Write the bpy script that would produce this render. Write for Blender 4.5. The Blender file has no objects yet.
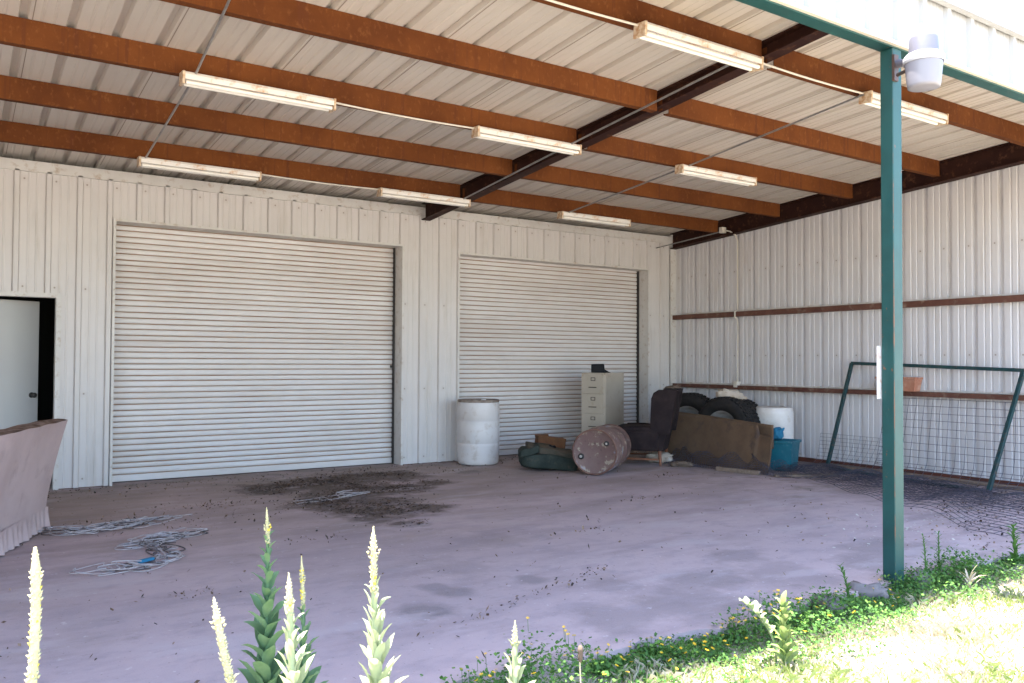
import bpy, math, random
import numpy as np
from mathutils import Vector, Matrix
R = math.radians
random.seed(7); rng = np.random.default_rng(11)
S = bpy.context.scene
COL = S.collection

# ------------------------------------------------------------------ camera
cam_d = bpy.data.cameras.new('camera'); cam = bpy.data.objects.new('camera', cam_d); COL.objects.link(cam)
YAW, PITCH, ROLL, FPX = .58800, .02331, .00510, 836.64
fw = Vector((math.sin(YAW)*math.cos(PITCH), math.cos(YAW)*math.cos(PITCH), math.sin(PITCH)))
rt = Vector((math.cos(YAW), -math.sin(YAW), 0)); up = rt.cross(fw)
rt = (rt*math.cos(ROLL)+up*math.sin(ROLL)).normalized(); up = rt.cross(fw)
cam.matrix_world = Matrix(((rt.x, up.x, -fw.x, 0), (rt.y, up.y, -fw.y, 0), (rt.z, up.z, -fw.z, 1.4), (0, 0, 0, 1)))
cam_d.sensor_width = 36; cam_d.lens = FPX/1024*36; cam_d.clip_start = .05; cam_d.clip_end = 3000
S.camera = cam

# ------------------------------------------------------------------ sky, sun, exposure
W = bpy.data.worlds.new('World'); S.world = W; W.use_nodes = True
SUN = Vector((-.20, .052, 1)).normalized()
nt = W.node_tree; bg = nt.nodes['Background']; sky = nt.nodes.new('ShaderNodeTexSky')
sky.sky_type = 'NISHITA'; sky.sun_disc = False
sky.sun_elevation = math.asin(SUN.z); sky.sun_rotation = math.atan2(SUN.x, SUN.y)
sky.air_density = 1.0; sky.dust_density = 1.0; sky.ozone_density = 1.6
nt.links.new(sky.outputs[0], bg.inputs[0]); bg.inputs[1].default_value = .15
sun_d = bpy.data.lights.new('sun', 'SUN'); sun_d.energy = 4.8; sun_d.angle = R(.55); sun_d.color = (1, .945, .87)
sun = bpy.data.objects.new('sun', sun_d); COL.objects.link(sun)
sun.rotation_euler = (-SUN).to_track_quat('-Z', 'Y').to_euler(); sun.location = (0, -3, 30)
vs = S.view_settings; vs.view_transform = 'Standard'; vs.look = 'None'; vs.gamma = 1; vs.exposure = 2.7
cy = S.cycles; cy.max_bounces = 9; cy.diffuse_bounces = 7; cy.glossy_bounces = 4; cy.transmission_bounces = 6
cy.use_denoising = True; cy.sample_clamp_indirect = 8

# ------------------------------------------------------------------ helpers
class MB:
    """collects faces, becomes one mesh object"""
    def __init__(s): s.v = []; s.f = []; s.m = []; s.sm = []
    def add(s, vs_, fs, mat=0, smooth=False):
        o = len(s.v); s.v += [tuple(p) for p in vs_]
        for f in fs: s.f.append(tuple(i+o for i in f)); s.m.append(mat); s.sm.append(smooth)
    def hexa(s, p, mat=0):   # p: bottom 4 ccw, top 4
        s.add(p, [(3, 2, 1, 0), (4, 5, 6, 7), (0, 1, 5, 4), (1, 2, 6, 5), (2, 3, 7, 6), (3, 0, 4, 7)], mat)
    def box(s, x0, x1, y0, y1, z0, z1, mat=0):
        s.hexa([(x0, y0, z0), (x1, y0, z0), (x1, y1, z0), (x0, y1, z0), (x0, y0, z1), (x1, y0, z1), (x1, y1, z1), (x0, y1, z1)], mat)
    def obox(s, c, size, M, mat=0):
        hx, hy, hz = size[0]/2, size[1]/2, size[2]/2; c = Vector(c)
        s.hexa([c+M@Vector(q) for q in ((-hx, -hy, -hz), (hx, -hy, -hz), (hx, hy, -hz), (-hx, hy, -hz), (-hx, -hy, hz), (hx, -hy, hz), (hx, hy, hz), (-hx, hy, hz))], mat)
    def tube(s, pts, r, n=8, mat=0, cap=True, smooth=True):
        pts = [Vector(p) for p in pts]; k = len(pts); rs = r if hasattr(r, '__len__') else [r]*k
        t0 = (pts[1]-pts[0]).normalized(); a = t0.orthogonal().normalized(); vs_ = []
        for i, p in enumerate(pts):
            t = (pts[min(i+1, k-1)]-pts[max(i-1, 0)]).normalized()
            a = (a-t*a.dot(t)); a = a.normalized() if a.length > 1e-6 else t.orthogonal().normalized(); b = t.cross(a)
            for j in range(n):
                q = 2*math.pi*j/n; vs_.append(p+(a*math.cos(q)+b*math.sin(q))*rs[i])
        fs = [(i*n+j, i*n+(j+1) % n, (i+1)*n+(j+1) % n, (i+1)*n+j) for i in range(k-1) for j in range(n)]
        s.add(vs_, fs, mat, smooth)
        if cap: s.add(vs_[:n], [tuple(range(n))[::-1]], mat); s.add(vs_[-n:], [tuple(range(n))], mat)
    def lathe(s, prof, n=40, mat=0, M=None, smooth=True, jit=None):
        M = M or Matrix.Identity(4); vs_ = []
        for r, z in prof:
            for j in range(n):
                q = 2*math.pi*j/n; rr = r+(jit(q, z) if jit else 0); vs_.append(M@Vector((rr*math.cos(q), rr*math.sin(q), z)))
        fs = [(i*n+j, i*n+(j+1) % n, (i+1)*n+(j+1) % n, (i+1)*n+j) for i in range(len(prof)-1) for j in range(n)]
        s.add(vs_, fs, mat, smooth)
    def sheet(s, fn, nu, nv, mat=0, smooth=True, closed=False):
        vs_ = [fn(i/(nu-1) if not closed else i/nu, j/(nv-1)) for j in range(nv) for i in range(nu)]
        fs = [(j*nu+i, j*nu+(i+1) % nu, (j+1)*nu+(i+1) % nu, (j+1)*nu+i) for j in range(nv-1) for i in range(nu if closed else nu-1)]
        s.add(vs_, fs, mat, smooth)
    def build(s, name, mats, parent=None, loc=None, bevel=0, solid=0):
        me = bpy.data.meshes.new(name); me.from_pydata([tuple(p) for p in s.v], [], s.f)
        if not isinstance(mats, (list, tuple)): mats = [mats]
        for m in mats: me.materials.append(m)
        me.polygons.foreach_set('material_index', s.m); me.polygons.foreach_set('use_smooth', s.sm); me.update()
        o = bpy.data.objects.new(name, me); COL.objects.link(o)
        if loc: o.location = loc
        if parent: o.parent = parent
        if solid: md = o.modifiers.new('thick', 'SOLIDIFY'); md.thickness = solid; md.offset = 0
        if bevel:
            md = o.modifiers.new('edge', 'BEVEL'); md.width = bevel; md.segments = 2; md.limit_method = 'ANGLE'; md.angle_limit = R(40)
        return o

def thing(name, label, cat, loc=(0, 0, 0), rz=0, group=None):
    o = bpy.data.objects.new(name, None); COL.objects.link(o); o.location = loc; o.rotation_euler = (0, 0, rz)
    o.empty_display_size = .1; return tag(o, label, cat, group)
def tag(o, label, cat, group=None):
    o['label'] = label; o['category'] = cat
    if group: o['group'] = group
    return o
def copy_tree(o, parent=None):
    c = o.copy(); COL.objects.link(c)
    if parent: c.parent = parent
    for ch in list(o.children): copy_tree(ch, c)
    return c

def mat(name, base, rough=.6, var=None, scale=4, mix=.5, detail=6, bump=0, bscale=60, metal=0, stretch=(1, 1, 1), spec=.5, extra=None, var2=None, scale2=20, lo=.4, hi=.65, trans=0, stretch2=(1, 1, 1), coat=0):
    m = bpy.data.materials.new(name); m.use_nodes = True; t = m.node_tree; L = t.links; b = t.nodes['Principled BSDF']
    b.inputs['Roughness'].default_value = rough; b.inputs['Metallic'].default_value = metal; b.inputs['Specular IOR Level'].default_value = spec
    b.inputs['Base Color'].default_value = (*base, 1)
    if coat: b.inputs['Coat Weight'].default_value = coat
    tc = t.nodes.new('ShaderNodeTexCoord')
    def noise(sc, st, det=detail):
        mp = t.nodes.new('ShaderNodeMapping'); mp.inputs['Scale'].default_value = st; L.new(tc.outputs['Object'], mp.inputs[0])
        n = t.nodes.new('ShaderNodeTexNoise'); n.inputs['Scale'].default_value = sc; n.inputs['Detail'].default_value = det; n.inputs['Roughness'].default_value = .62
        L.new(mp.outputs[0], n.inputs['Vector']); return n
    def ramp(src, a, c, amt=1):
        r = t.nodes.new('ShaderNodeMapRange'); r.inputs['From Min'].default_value = a; r.inputs['From Max'].default_value = c; r.inputs['To Max'].default_value = amt
        L.new(src, r.inputs['Value']); return r.outputs[0]
    def mixc(fac, A, B):
        x = t.nodes.new('ShaderNodeMix'); x.data_type = 'RGBA'
        if isinstance(fac, (int, float)): x.inputs[0].default_value = fac
        else: L.new(fac, x.inputs[0])
        for k, q in ((6, A), (7, B)):
            if isinstance(q, tuple): x.inputs[k].default_value = (*q, 1)
            else: L.new(q, x.inputs[k])
        return x.outputs[2]
    c = base
    if var: c = mixc(ramp(noise(scale, stretch).outputs['Fac'], lo, hi, mix), c, var)
    if var2: c = mixc(ramp(noise(scale2, stretch2).outputs['Fac'], .55, .72, .8), c, var2)
    m['_'] = 1
    if extra: c = extra(t, L, tc, noise, ramp, mixc, c, b)
    if not isinstance(c, tuple): L.new(c, b.inputs['Base Color'])
    if bump:
        bp = t.nodes.new('ShaderNodeBump'); bp.inputs['Strength'].default_value = bump; bp.inputs['Distance'].default_value = .01
        L.new(noise(bscale, (1, 1, 1)).outputs['Fac'], bp.inputs['Height']); L.new(bp.outputs[0], b.inputs['Normal'])
    if trans:
        tr = t.nodes.new('ShaderNodeBsdfTranslucent'); mx = t.nodes.new('ShaderNodeMixShader'); mx.inputs[0].default_value = trans
        if isinstance(c, tuple): tr.inputs[0].default_value = (*c, 1)
        else: L.new(c, tr.inputs[0])
        L.new(b.outputs[0], mx.inputs[1]); L.new(tr.outputs[0], mx.inputs[2]); L.new(mx.outputs[0], t.nodes['Material Output'].inputs[0])
    return m

# ------------------------------------------------------------------ materials
def screws(axis, phase, pitch, rows):
    def f(t, L, tc, noise, ramp, mixc, c, b):
        sep = t.nodes.new('ShaderNodeSeparateXYZ'); L.new(tc.outputs['Object'], sep.inputs[0])
        def m(op, *a):
            n = t.nodes.new('ShaderNodeMath'); n.operation = op
            for k, q in enumerate(a):
                if isinstance(q, (int, float)): n.inputs[k].default_value = q
                else: L.new(q, n.inputs[k])
            return n.outputs[0]
        u = m('MULTIPLY', m('SUBTRACT', m('FRACT', m('ADD', m('DIVIDE', m('SUBTRACT', sep.outputs[axis], phase), pitch), 20.5)), .5), pitch)
        acc = None
        for z in rows:
            d = m('SQRT', m('ADD', m('MULTIPLY', u, u), m('POWER', m('ABSOLUTE', m('SUBTRACT', sep.outputs['Z'], z)), 2)))
            acc = d if acc is None else m('MINIMUM', acc, d)
        c = mixc(ramp(acc, .012, .007, .75), c, (.20, .15, .12))
        return mixc(m('MULTIPLY', ramp(acc, .05, .0, .35), noise(6, (1, 1, .4)).outputs['Fac']), c, (.36, .28, .22))
    return f
M_wall = mat('painted_panel', (.615, .575, .555), .45, (.545, .505, .48), 1.2, .6, bump=.05, bscale=3, var2=(.52, .475, .44), scale2=9, stretch2=(1, 1, .12), lo=.45, hi=.75, extra=screws('X', 2.07, .297, (.10, 1.02, 2.16, 3.30)))
M_side = mat('inner_panel', (.63, .605, .61), .4, (.56, .535, .53), 1.2, .6, bump=.05, bscale=3, var2=(.54, .50, .48), scale2=9, stretch2=(1, 1, .12), lo=.45, hi=.75, extra=screws('Y', 8.26, .3, (.10, 1.5, 2.8)))
M_deck = mat('roof_panel', (.60, .535, .475), .5, (.50, .44, .385), 1.5, .7, stretch=(1, .15, 1), bump=.04, bscale=4)
M_trim = mat('white_trim', (.62, .59, .56), .45, (.52, .48, .44), 3, .5, var2=(.40, .30, .22), scale2=14)
M_fascia = mat('fascia_paint', (.38, .378, .38), .4, (.33, .328, .33), 2, .5)
def rust_streaks(t, L, tc, noise, ramp, mixc, c, b):
    c = mixc(ramp(noise(3.2, (6, 1, .25), 3).outputs['Fac'], .56, .66, .75), c, (.10, .030, .012))
    c = mixc(ramp(noise(30, (1, 1, .6), 4).outputs['Fac'], .55, .75, .5), c, (.24, .095, .032))
    return c
M_purlin = mat('rusty_primer', (.150, .047, .012), .8, (.095, .028, .008), 1.7, .9, spec=.15, extra=rust_streaks, bump=.08, bscale=40)
M_rafter = mat('maroon_primer', (.024, .007, .005), .7, (.042, .014, .008), 4, .7, spec=.2, bump=.05, var2=(.12, .05, .025), scale2=12)
M_girt = mat('girt_primer', (.10, .035, .024), .6, (.16, .07, .045), 6, .8, var2=(.28, .2, .15), scale2=9)
def green_wear(t, L, tc, noise, ramp, mixc, c, b):
    c = mixc(ramp(noise(7, (1, 1, .3), 5).outputs['Fac'], .62, .74, .6), c, (.045, .17, .15))
    c = mixc(ramp(noise(26, (1, 1, .5), 5).outputs['Fac'], .68, .72, .9), c, (.20, .07, .03))
    v = t.nodes.new('ShaderNodeVectorMath'); v.operation = 'MULTIPLY_ADD'; L.new(tc.outputs['Object'], v.inputs[0]); v.inputs[1].default_value = (1, 1, 0); v.inputs[2].default_value = (-5.018, -3.105, 0)
    ln = t.nodes.new('ShaderNodeVectorMath'); ln.operation = 'LENGTH'; L.new(v.outputs[0], ln.inputs[0])
    th = t.nodes.new('ShaderNodeMath'); th.operation = 'MULTIPLY'; L.new(noise(5, (1, 1, 1), 6).outputs['Fac'], th.inputs[0]); th.inputs[1].default_value = .021
    sb = t.nodes.new('ShaderNodeMath'); sb.operation = 'SUBTRACT'; L.new(th.outputs[0], sb.inputs[0]); L.new(ln.outputs['Value'], sb.inputs[1])
    return mixc(ramp(sb.outputs[0], .006, .009, .7), c, (.20, .075, .035))                 # rust creeping along the post's front corner
M_green = mat('green_paint', (.010, .066, .063), .5, (.008, .050, .047), 5, .8, extra=green_wear, bump=.06, bscale=30)
M_gategreen = mat('gate_green_paint', (.006, .036, .040), .45, (.012, .06, .064), 9, .7, var2=(.15, .07, .04), scale2=30)
def slat_dirt(t, L, tc, noise, ramp, mixc, c, b):
    c = mixc(ramp(noise(1.1, (.25, 1, 1.6), 4).outputs['Fac'], .48, .7, .8), c, (.54, .485, .45))
    return mixc(ramp(noise(5, (.25, 1, 3), 6).outputs['Fac'], .58, .72, .45), c, (.47, .40, .35))
M_slat = mat('slat_paint', (.70, .665, .655), .42, (.64, .60, .58), 3, .5, extra=slat_dirt, bump=.03, bscale=5)
M_groove = mat('slat_groove_rust', (.30, .18, .105), .8, (.42, .31, .23), 4, .9, stretch=(.5, 1, 1))
M_dark = mat('dark_metal', (.03, .027, .025), .5, (.05, .04, .035), 8)
M_black = mat('black_plastic', (.004, .004, .006), .6, spec=.2)
M_doorw = mat('door_paint', (.48, .47, .46), .4, (.5, .5, .48), 2, .6)
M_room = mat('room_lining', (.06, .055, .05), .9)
M_fix = mat('fixture_enamel', (.82, .78, .74), .4, (.76, .70, .63), 6, .6, var2=(.55, .27, .09), scale2=11)
M_fixend = mat('fixture_end_rust', (.66, .54, .40), .5, (.42, .22, .10), 30, 1)
M_tube = mat('lamp_tube_glass', (.86, .82, .75), .2)
M_conduit = mat('galvanised_conduit', (.32, .31, .30), .4, (.22, .2, .19), 15, .8, metal=.5)
M_conduitw = mat('pale_conduit', (.68, .62, .54), .5)

BLOBS = [(2.21, 4.17, .17, .6), (2.55, 4.43, .13, .45), (2.5, 4.6, .10, .45), (3.1, 4.42, .12, .5), (2.9, 4.9, .25, .25), (3.5, 5.6, .3, .2), (6.35, 8.75, .16, .7), (5.4, 9.1, .22, .5), (4.6, 3.6, .35, .35), (3.6, 3.45, .4, .45), (5.9, 3.7, .35, .45), (4.1, 3.8, .28, .45), (3.0, 3.5, .28, .4), (5.35, 3.5, .3, .45), (6.1, 3.4, .4, .5), (4.75, 4.15, .22, .35), (3.45, 4.0, .2, .35)]
LITTER = [(2.95, 9.0, .45), (3.4, 9.1, .55), (3.9, 9.3, .55), (4.4, 9.25, .45), (3.6, 8.4, .6), (4.1, 8.3, .35), (3.5, 7.7, .42), (3.35, 7.1, .3), (3.75, 7.1, .28), (4.6, 8.5, .22), (3.2, 8.0, .3), (3.1, 7.35, .3), (3.15, 6.85, .24), (3.28, 6.5, .17), (2.95, 7.8, .3)]
def concrete(t, L, tc, noise, ramp, mixc, c, b):
    sep = t.nodes.new('ShaderNodeSeparateXYZ'); L.new(tc.outputs['Object'], sep.inputs[0])
    def mth(op, a, bb):
        n = t.nodes.new('ShaderNodeMath'); n.operation = op
        for k, q in enumerate((a, bb)):
            if isinstance(q, (int, float)): n.inputs[k].default_value = q
            else: L.new(q, n.inputs[k])
        return n.outputs[0]
    # pale and dark slab patches, washed along the front edge
    c = mixc(ramp(noise(.55, (1, 1, 1), 5).outputs['Fac'], .42, .64, .7), c, (.375, .285, .288))
    c = mixc(ramp(noise(1.6, (.55, 1.4, 1), 7).outputs['Fac'], .50, .68, .75), c, (.31, .235, .24))
    c = mixc(ramp(noise(2.3, (.4, 1.2, 1), 6).outputs['Fac'], .56, .74, .6), c, (.46, .37, .37))
    # brown dirt, heavier towards the back wall
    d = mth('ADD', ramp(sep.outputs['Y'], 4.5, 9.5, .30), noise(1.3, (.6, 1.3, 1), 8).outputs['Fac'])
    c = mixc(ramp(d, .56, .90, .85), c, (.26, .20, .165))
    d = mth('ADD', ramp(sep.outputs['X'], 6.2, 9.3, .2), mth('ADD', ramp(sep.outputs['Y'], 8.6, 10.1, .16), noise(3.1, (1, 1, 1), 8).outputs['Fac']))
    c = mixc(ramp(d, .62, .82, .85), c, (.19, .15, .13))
    # stains
    wob = noise(3.5, (1, 1, 1), 6).outputs['Fac']; acc = None
    def blob(x, y, r, a):
        v = t.nodes.new('ShaderNodeVectorMath'); v.operation = 'DISTANCE'; L.new(tc.outputs['Object'], v.inputs[0]); v.inputs[1].default_value = (x, y, 0)
        q = mth('ADD', mth('DIVIDE', v.outputs['Value'], r), mth('MULTIPLY', mth('SUBTRACT', wob, .5), 2.2))
        return ramp(q, 1.15, .6, a)
    for x, y, r, a in BLOBS: q = blob(x, y, r, a); acc = q if acc is None else mth('MAXIMUM', acc, q)
    c = mixc(acc, c, (.13, .11, .11)); acc = None
    for x, y, r in LITTER: q = blob(x, y, r*1.1, .85); acc = q if acc is None else mth('MAXIMUM', acc, q)
    c = mixc(acc, c, (.085, .055, .04))
    c = mixc(ramp(noise(11, (.8, 1.2, 1), 8).outputs['Fac'], .58, .66, .4), c, (.30, .235, .235))
    c = mixc(ramp(noise(17, (1, 1, 1), 6).outputs['Fac'], .64, .68, .6), c, (.60, .52, .52))
    # grains, specks, hairline texture
    c = mixc(ramp(noise(4.5, (.7, 1.2, 1), 9).outputs['Fac'], .52, .66, .55), c, (.33, .262, .275))
    c = mixc(ramp(noise(.9, (.6, 1.5, 1), 9).outputs['Fac'], .56, .62, .5), c, (.50, .41, .415))
    c = mixc(ramp(noise(38, (1, 1, 1), 3).outputs['Fac'], .66, .72, .55), c, (.12, .10, .095))
    c = mixc(ramp(noise(140, (1, 1, 1), 2).outputs['Fac'], .45, .75, .25), c, (.5, .46, .44))
    return c
M_conc = mat('worn_concrete', (.48, .362, .36), .85, extra=concrete, bump=.4, bscale=25, spec=.3)
M_ground = mat('dry_soil', (.42, .375, .30), .95, (.35, .31, .23), 1.1, .8, var2=(.36, .30, .2), scale2=6, bump=.5, bscale=20)
M_far = M_ground

# ------------------------------------------------------------------ the building
D, WX, YF = 10.156, 10.044, 3.105
XL = -5.0
zp = lambda y: 3.745-.0685*(y-4.35)       # purlin undersides
zd = lambda y: zp(y)+.19                  # roof sheet
PY = [4.35+1.1775*k for k in range(5)]

g = MB(); N = 24
for rx0, rx1, ry0, ry1 in ((-900, 900, -900, 900),):
    g.add([(rx0, ry0, -.06), (rx1, ry0, -.06), (rx1, ry1, -.06), (rx0, ry1, -.06)], [(0, 1, 2, 3)])
o = g.build('ground', M_ground); o['kind'] = 'structure'
# slab with a ragged front edge
g = MB(); xs = np.linspace(XL, WX+.08, 160); top = []; 
edge = [YF+.02-.05*math.sin(x*2.1)-.035*math.sin(x*5.3+1)+.02*random.uniform(-1, 1) for x in xs]
n = len(xs)
g.add([(x, e, 0) for x, e in zip(xs, edge)]+[(x, 14, 0) for x in xs]+[(x, e-.01, -.12) for x, e in zip(xs, edge)],
      [(i, i+1, n+i+1, n+i) for i in range(n-1)]+[(2*n+i, 2*n+i+1, i+1, i) for i in range(n-1)])
o = g.build('floor', M_conc); o['kind'] = 'structure'

B = thing('open_bay_building', 'cream metal building with an open bay, two roll-up doors and rust brown roof beams', 'building')

def prof(u0, u1, phase, pitch=.297, H=.034, flip=1, mr=.005):
    pts = []; k0 = math.floor((u0-phase)/pitch)-1; k1 = math.ceil((u1-phase)/pitch)+1
    for k in range(k0, k1+1):
        c = phase+k*pitch
        for du, h in ((-.033, 0), (-.021, H), (.021, H), (.033, 0), (.098, 0), (.105, mr), (.116, mr), (.124, 0), (.173, 0), (.180, mr), (.191, mr), (.199, 0)):
            pts.append((c+du, h*flip))
    out = []
    def hat(u):
        for (a, ha), (b_, hb) in zip(pts, pts[1:]):
            if a <= u <= b_: return ha+(hb-ha)*(u-a)/(b_-a) if b_ > a else ha
        return 0
    out.append((u0, hat(u0))); out += [p for p in pts if u0 < p[0] < u1]; out.append((u1, hat(u1)))
    return out
def corr(mb, u0, u1, v0, v1, fn, phase, m=0, **kw):
    p = prof(u0, u1, phase, **kw); v0f = v0 if callable(v0) else (lambda u: v0); v1f = v1 if callable(v1) else (lambda u: v1)
    vs_ = [fn(u, v0f(u), h) for u, h in p]+[fn(u, v1f(u), h) for u, h in p]; n = len(p)
    mb.add(vs_, [(i, i+1, n+i+1, n+i) for i in range(n-1)], m)

D1 = (1.471, 4.977, 2.929); D2 = (5.869, 9.417, 2.895); DE = (-.015, .898, 2.05); ZT = 3.487
back = lambda u, v, h: (u, D-h, v)
w = MB(); ph = 2.022-.02
for u0, u1, v0, v1 in ((XL, DE[0]-.05, .01, ZT-.1), (DE[0]-.05, DE[1]+.05, DE[2]+.05, ZT-.1), (DE[1]+.05, D1[0]-.02, .01, ZT-.1), (D1[0]-.02, D1[1]+.02, D1[2]+.02, ZT-.1), (D1[1]+.02, D2[0]-.02, .01, ZT-.1), (D2[0]-.02, D2[1]+.02, D2[2]+.02, ZT-.1), (D2[1]+.02, WX, .01, ZT-.1)):
    corr(w, u0, u1, v0, v1, back, ph)
bw = w.build('back_wall', M_wall, B)
t = MB(); t.box(XL, WX-.004, D-.034, D+.02, ZT-.115, ZT); t.build('top_trim', M_trim, bw)
t = MB()   # corner flashing where the two walls meet and the wall foot angle
t.box(WX-.13, WX-.003, D-.036, D-.031, .02, ZT-.12); t.build('corner_trim', M_trim, bw)
for a, b_ in ((XL, DE[0]-.06), (DE[1]+.06, D1[0]-.03), (D1[1]+.03, D2[0]-.03), (D2[1]+.03, WX-.14)): t = MB(); t.box(a, b_, D+.004, D+.03, 0.002, .03); t.build('foot_angle', M_girt, bw)

def opening_trim(x0, x1, zt, depth, w_=.028):
    t = MB()
    t.box(x0-w_, x0, D-.036, D+.006, .004, zt+w_)                 # face trims
    t.box(x1, x1+w_, D-.036, D+.006, .004, zt+w_)
    t.box(x0, x1, D-.036, D+.006, zt, zt+w_)
    t.box(x0-w_, x0-.002, D+.008, D+depth, .004, zt+w_)           # reveals
    t.box(x1+.002, x1+w_, D+.008, D+depth, .004, zt+w_)
    t.box(x0, x1, D+.008, D+depth, zt+.002, zt+w_)
    return t
def rollup(x0, x1, zt, lab, seed):
    r = random.Random(seed); g = MB(); yb = D+.235; z = .085; pitch = .066
    pr_ = []                                                       # (depth, z, material of the strip above)
    while z < zt+.06:
        p = pitch
        j = r.choice((-.003, 0, .003)); z += j; p -= j
        pr_ += [(0.0, z, 1), (.007, z+.004, 1), (.007, z+.008, 1), (0, z+.012, 0), (-.007, z+.021, 0), (-.009, z+.038, 0), (-.006, z+.055, 0)]
        z += p
    nx = 14; xs_ = np.linspace(x0+.012, x1-.012, nx)
    for k in range(len(pr_)-1):
        d0, z0, m0 = pr_[k]; d1, z1, _ = pr_[k+1]
        sag = lambda x: 0
        g.add([(x, yb+d0, z0) for x in xs_]+[(x, yb+d1, z1) for x in xs_], [(i, i+1, nx+i+1, nx+i) for i in range(nx-1)], m0)
    c = g.build('roll_up_door', [M_slat, M_groove], B); c['label'] = lab
    bb = MB(); bb.box(x0+.012, x1-.012, yb-.022, yb+.02, .012, .084); bb.build('bottom_bar', M_slat, c, bevel=.004)
    for gx in ((x0+.001, x0+.03), (x1-.024, x1-.001)):
        gd = MB(); gd.box(gx[0], gx[1], yb-.055, yb-.045, .006, zt+.01); gd.box(gx[0] if gx[0] < 3 and gx[0] == x0+.001 else gx[1]-.006, gx[0]+.006 if gx[0] == x0+.001 else gx[1], yb-.044, yb+.03, .006, zt+.01)
        gd.build('guide', M_dark if gx[0] != x0+.001 else M_trim, c)
    opening_trim(x0, x1, zt, .30).build('door_trim', M_trim, c)
    return c
c1 = rollup(*D1, 'wider roll-up door, clear of junk', 1)
lk = MB(); lk.box(4.925, 4.95, D+.19, D+.22, 1.30, 1.335); lk.build('latch', M_dark, c1, bevel=.004)
c2 = rollup(*D2, 'roll-up door behind the drums and cabinet', 2)

# entry door ajar, its trim, and the dark room behind it
e = MB(); a = R(27); Mx = Matrix.Rotation(a, 3, 'Z'); hinge = Vector((.0, D+.05, 0))
e.obox(hinge+Mx@Vector((.437, .022, 1.02)), (.874, .044, 2.02), Mx)
ed = e.build('entry_door', M_doorw, B, bevel=.003); ed['label'] = 'white entry door standing ajar'
k = MB(); kM = Matrix.Translation(hinge+Mx@Vector((.80, 0, 1.0)))@Mx.to_4x4()@Matrix.Rotation(R(90), 4, 'X')
k.lathe([(0, .075), (.02, .074), (.028, .06), (.026, .045), (.012, .038), (.012, .008), (.03, .006), (.03, 0)], 20, M=kM); k.build('door_knob', M_dark, ed)
opening_trim(DE[0], DE[1], DE[2], .12, .05).build('door_frame', M_trim, B)
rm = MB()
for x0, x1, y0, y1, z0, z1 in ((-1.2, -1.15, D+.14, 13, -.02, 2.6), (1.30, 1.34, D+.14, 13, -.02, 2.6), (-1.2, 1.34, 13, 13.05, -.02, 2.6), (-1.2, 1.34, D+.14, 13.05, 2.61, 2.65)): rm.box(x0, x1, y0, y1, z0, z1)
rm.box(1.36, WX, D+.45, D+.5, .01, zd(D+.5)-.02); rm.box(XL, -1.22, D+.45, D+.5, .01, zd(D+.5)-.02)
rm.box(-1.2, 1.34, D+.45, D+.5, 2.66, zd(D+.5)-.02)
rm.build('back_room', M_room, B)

# side walls, sheeting seen from inside, with girts
def side(x, sgn, rafter=True):
    s_ = MB(); corr(s_, YF-.1, D+.5, .02, lambda u: zd(u)-.0015, lambda u, v, h: (x+sgn*h, u, v), 8.172+.02, pitch=.3, H=.044, mr=.006)
    s_ = s_.build('side_wall', M_side, B)
    for z, hgt in ((2.10, .075), (.985, .06)):
        gm = MB(); i = -sgn
        x0 = x+i*.004; x1 = x+i*.085
        gm.box(min(x0, x1), max(x0, x1), YF, D-.04, z, z+.006); gm.box(min(x1, x1-i*.006), max(x1, x1-i*.006), YF, D-.04, z+.0065, z+hgt)
        gm.box(min(x0, x0+i*.02), max(x0, x0+i*.02), YF, D-.04, z+.0065, z+.03)
        gi = gm.build('girt', M_girt, s_)
        gm = MB(); gm.box(min(x+i*.006, x+i*.03), max(x+i*.006, x+i*.03), YF, D-.3, z+hgt+.004, z+hgt+.026); gm.build('pale_strip', M_trim, gi)
    b_ = MB(); b_.box(min(x-sgn*.003, x-sgn*.05), max(x-sgn*.003, x-sgn*.05), YF, D-.04, .002, .008); b_.box(min(x-sgn*.003, x-sgn*.012), max(x-sgn*.003, x-sgn*.012), YF, D-.04, .0085, .06)
    b_.build('base_angle', mat('base_angle_rust', (.16, .05, .03), .8, (.08, .03, .02), 8, .9), s_)
side(WX, 1); side(XL, -1)

# roof sheet, purlins, rafters
r_ = MB(); y0, y1 = YF-.07, D+.6
corr(r_, XL-.05, WX+.1, y0, y1, lambda u, v, h: (u, v, zd(v)+h), 2.14, pitch=.2965, H=.040)
roof = r_.build('roof', M_deck, B)
sm = MB()
for k in range(-8, 10):                                            # overlapped sheet edges every third rib
    x = 2.14+.2965*3*k+.052
    if XL < x < WX-.1: sm.hexa([(x, y0+.1, zd(y0+.1)-.0035), (x+.006, y0+.1, zd(y0+.1)-.0035), (x+.006, D, zd(D)-.0035), (x, D, zd(D)-.0035), (x, y0+.1, zd(y0+.1)-.001), (x+.006, y0+.1, zd(y0+.1)-.001), (x+.006, D, zd(D)-.001), (x, D, zd(D)-.001)])
sm.build('lap_seam', mat('seam_brown', (.30, .24, .19), .8), roof)  # thin brown line along each sheet lap
def purlin(xa, xb, y):
    p = MB(); z = zp(y); h = .1885
    p.box(xa, xb, y-.003, y+.003, z, z+h); p.box(xa, xb, y+.0032, y+.062, z, z+.005); p.box(xa, xb, y+.0032, y+.062, z+h-.006, z+h-.001)
    p.box(xa, xb, y+.0622, y+.067, z, z+.016)
    p.build('purlin', M_purlin, B)
XR = 5.385
for y in PY: purlin(XL+.15, XR-.14, y); purlin(XR+.006, WX-.15, y)
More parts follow.
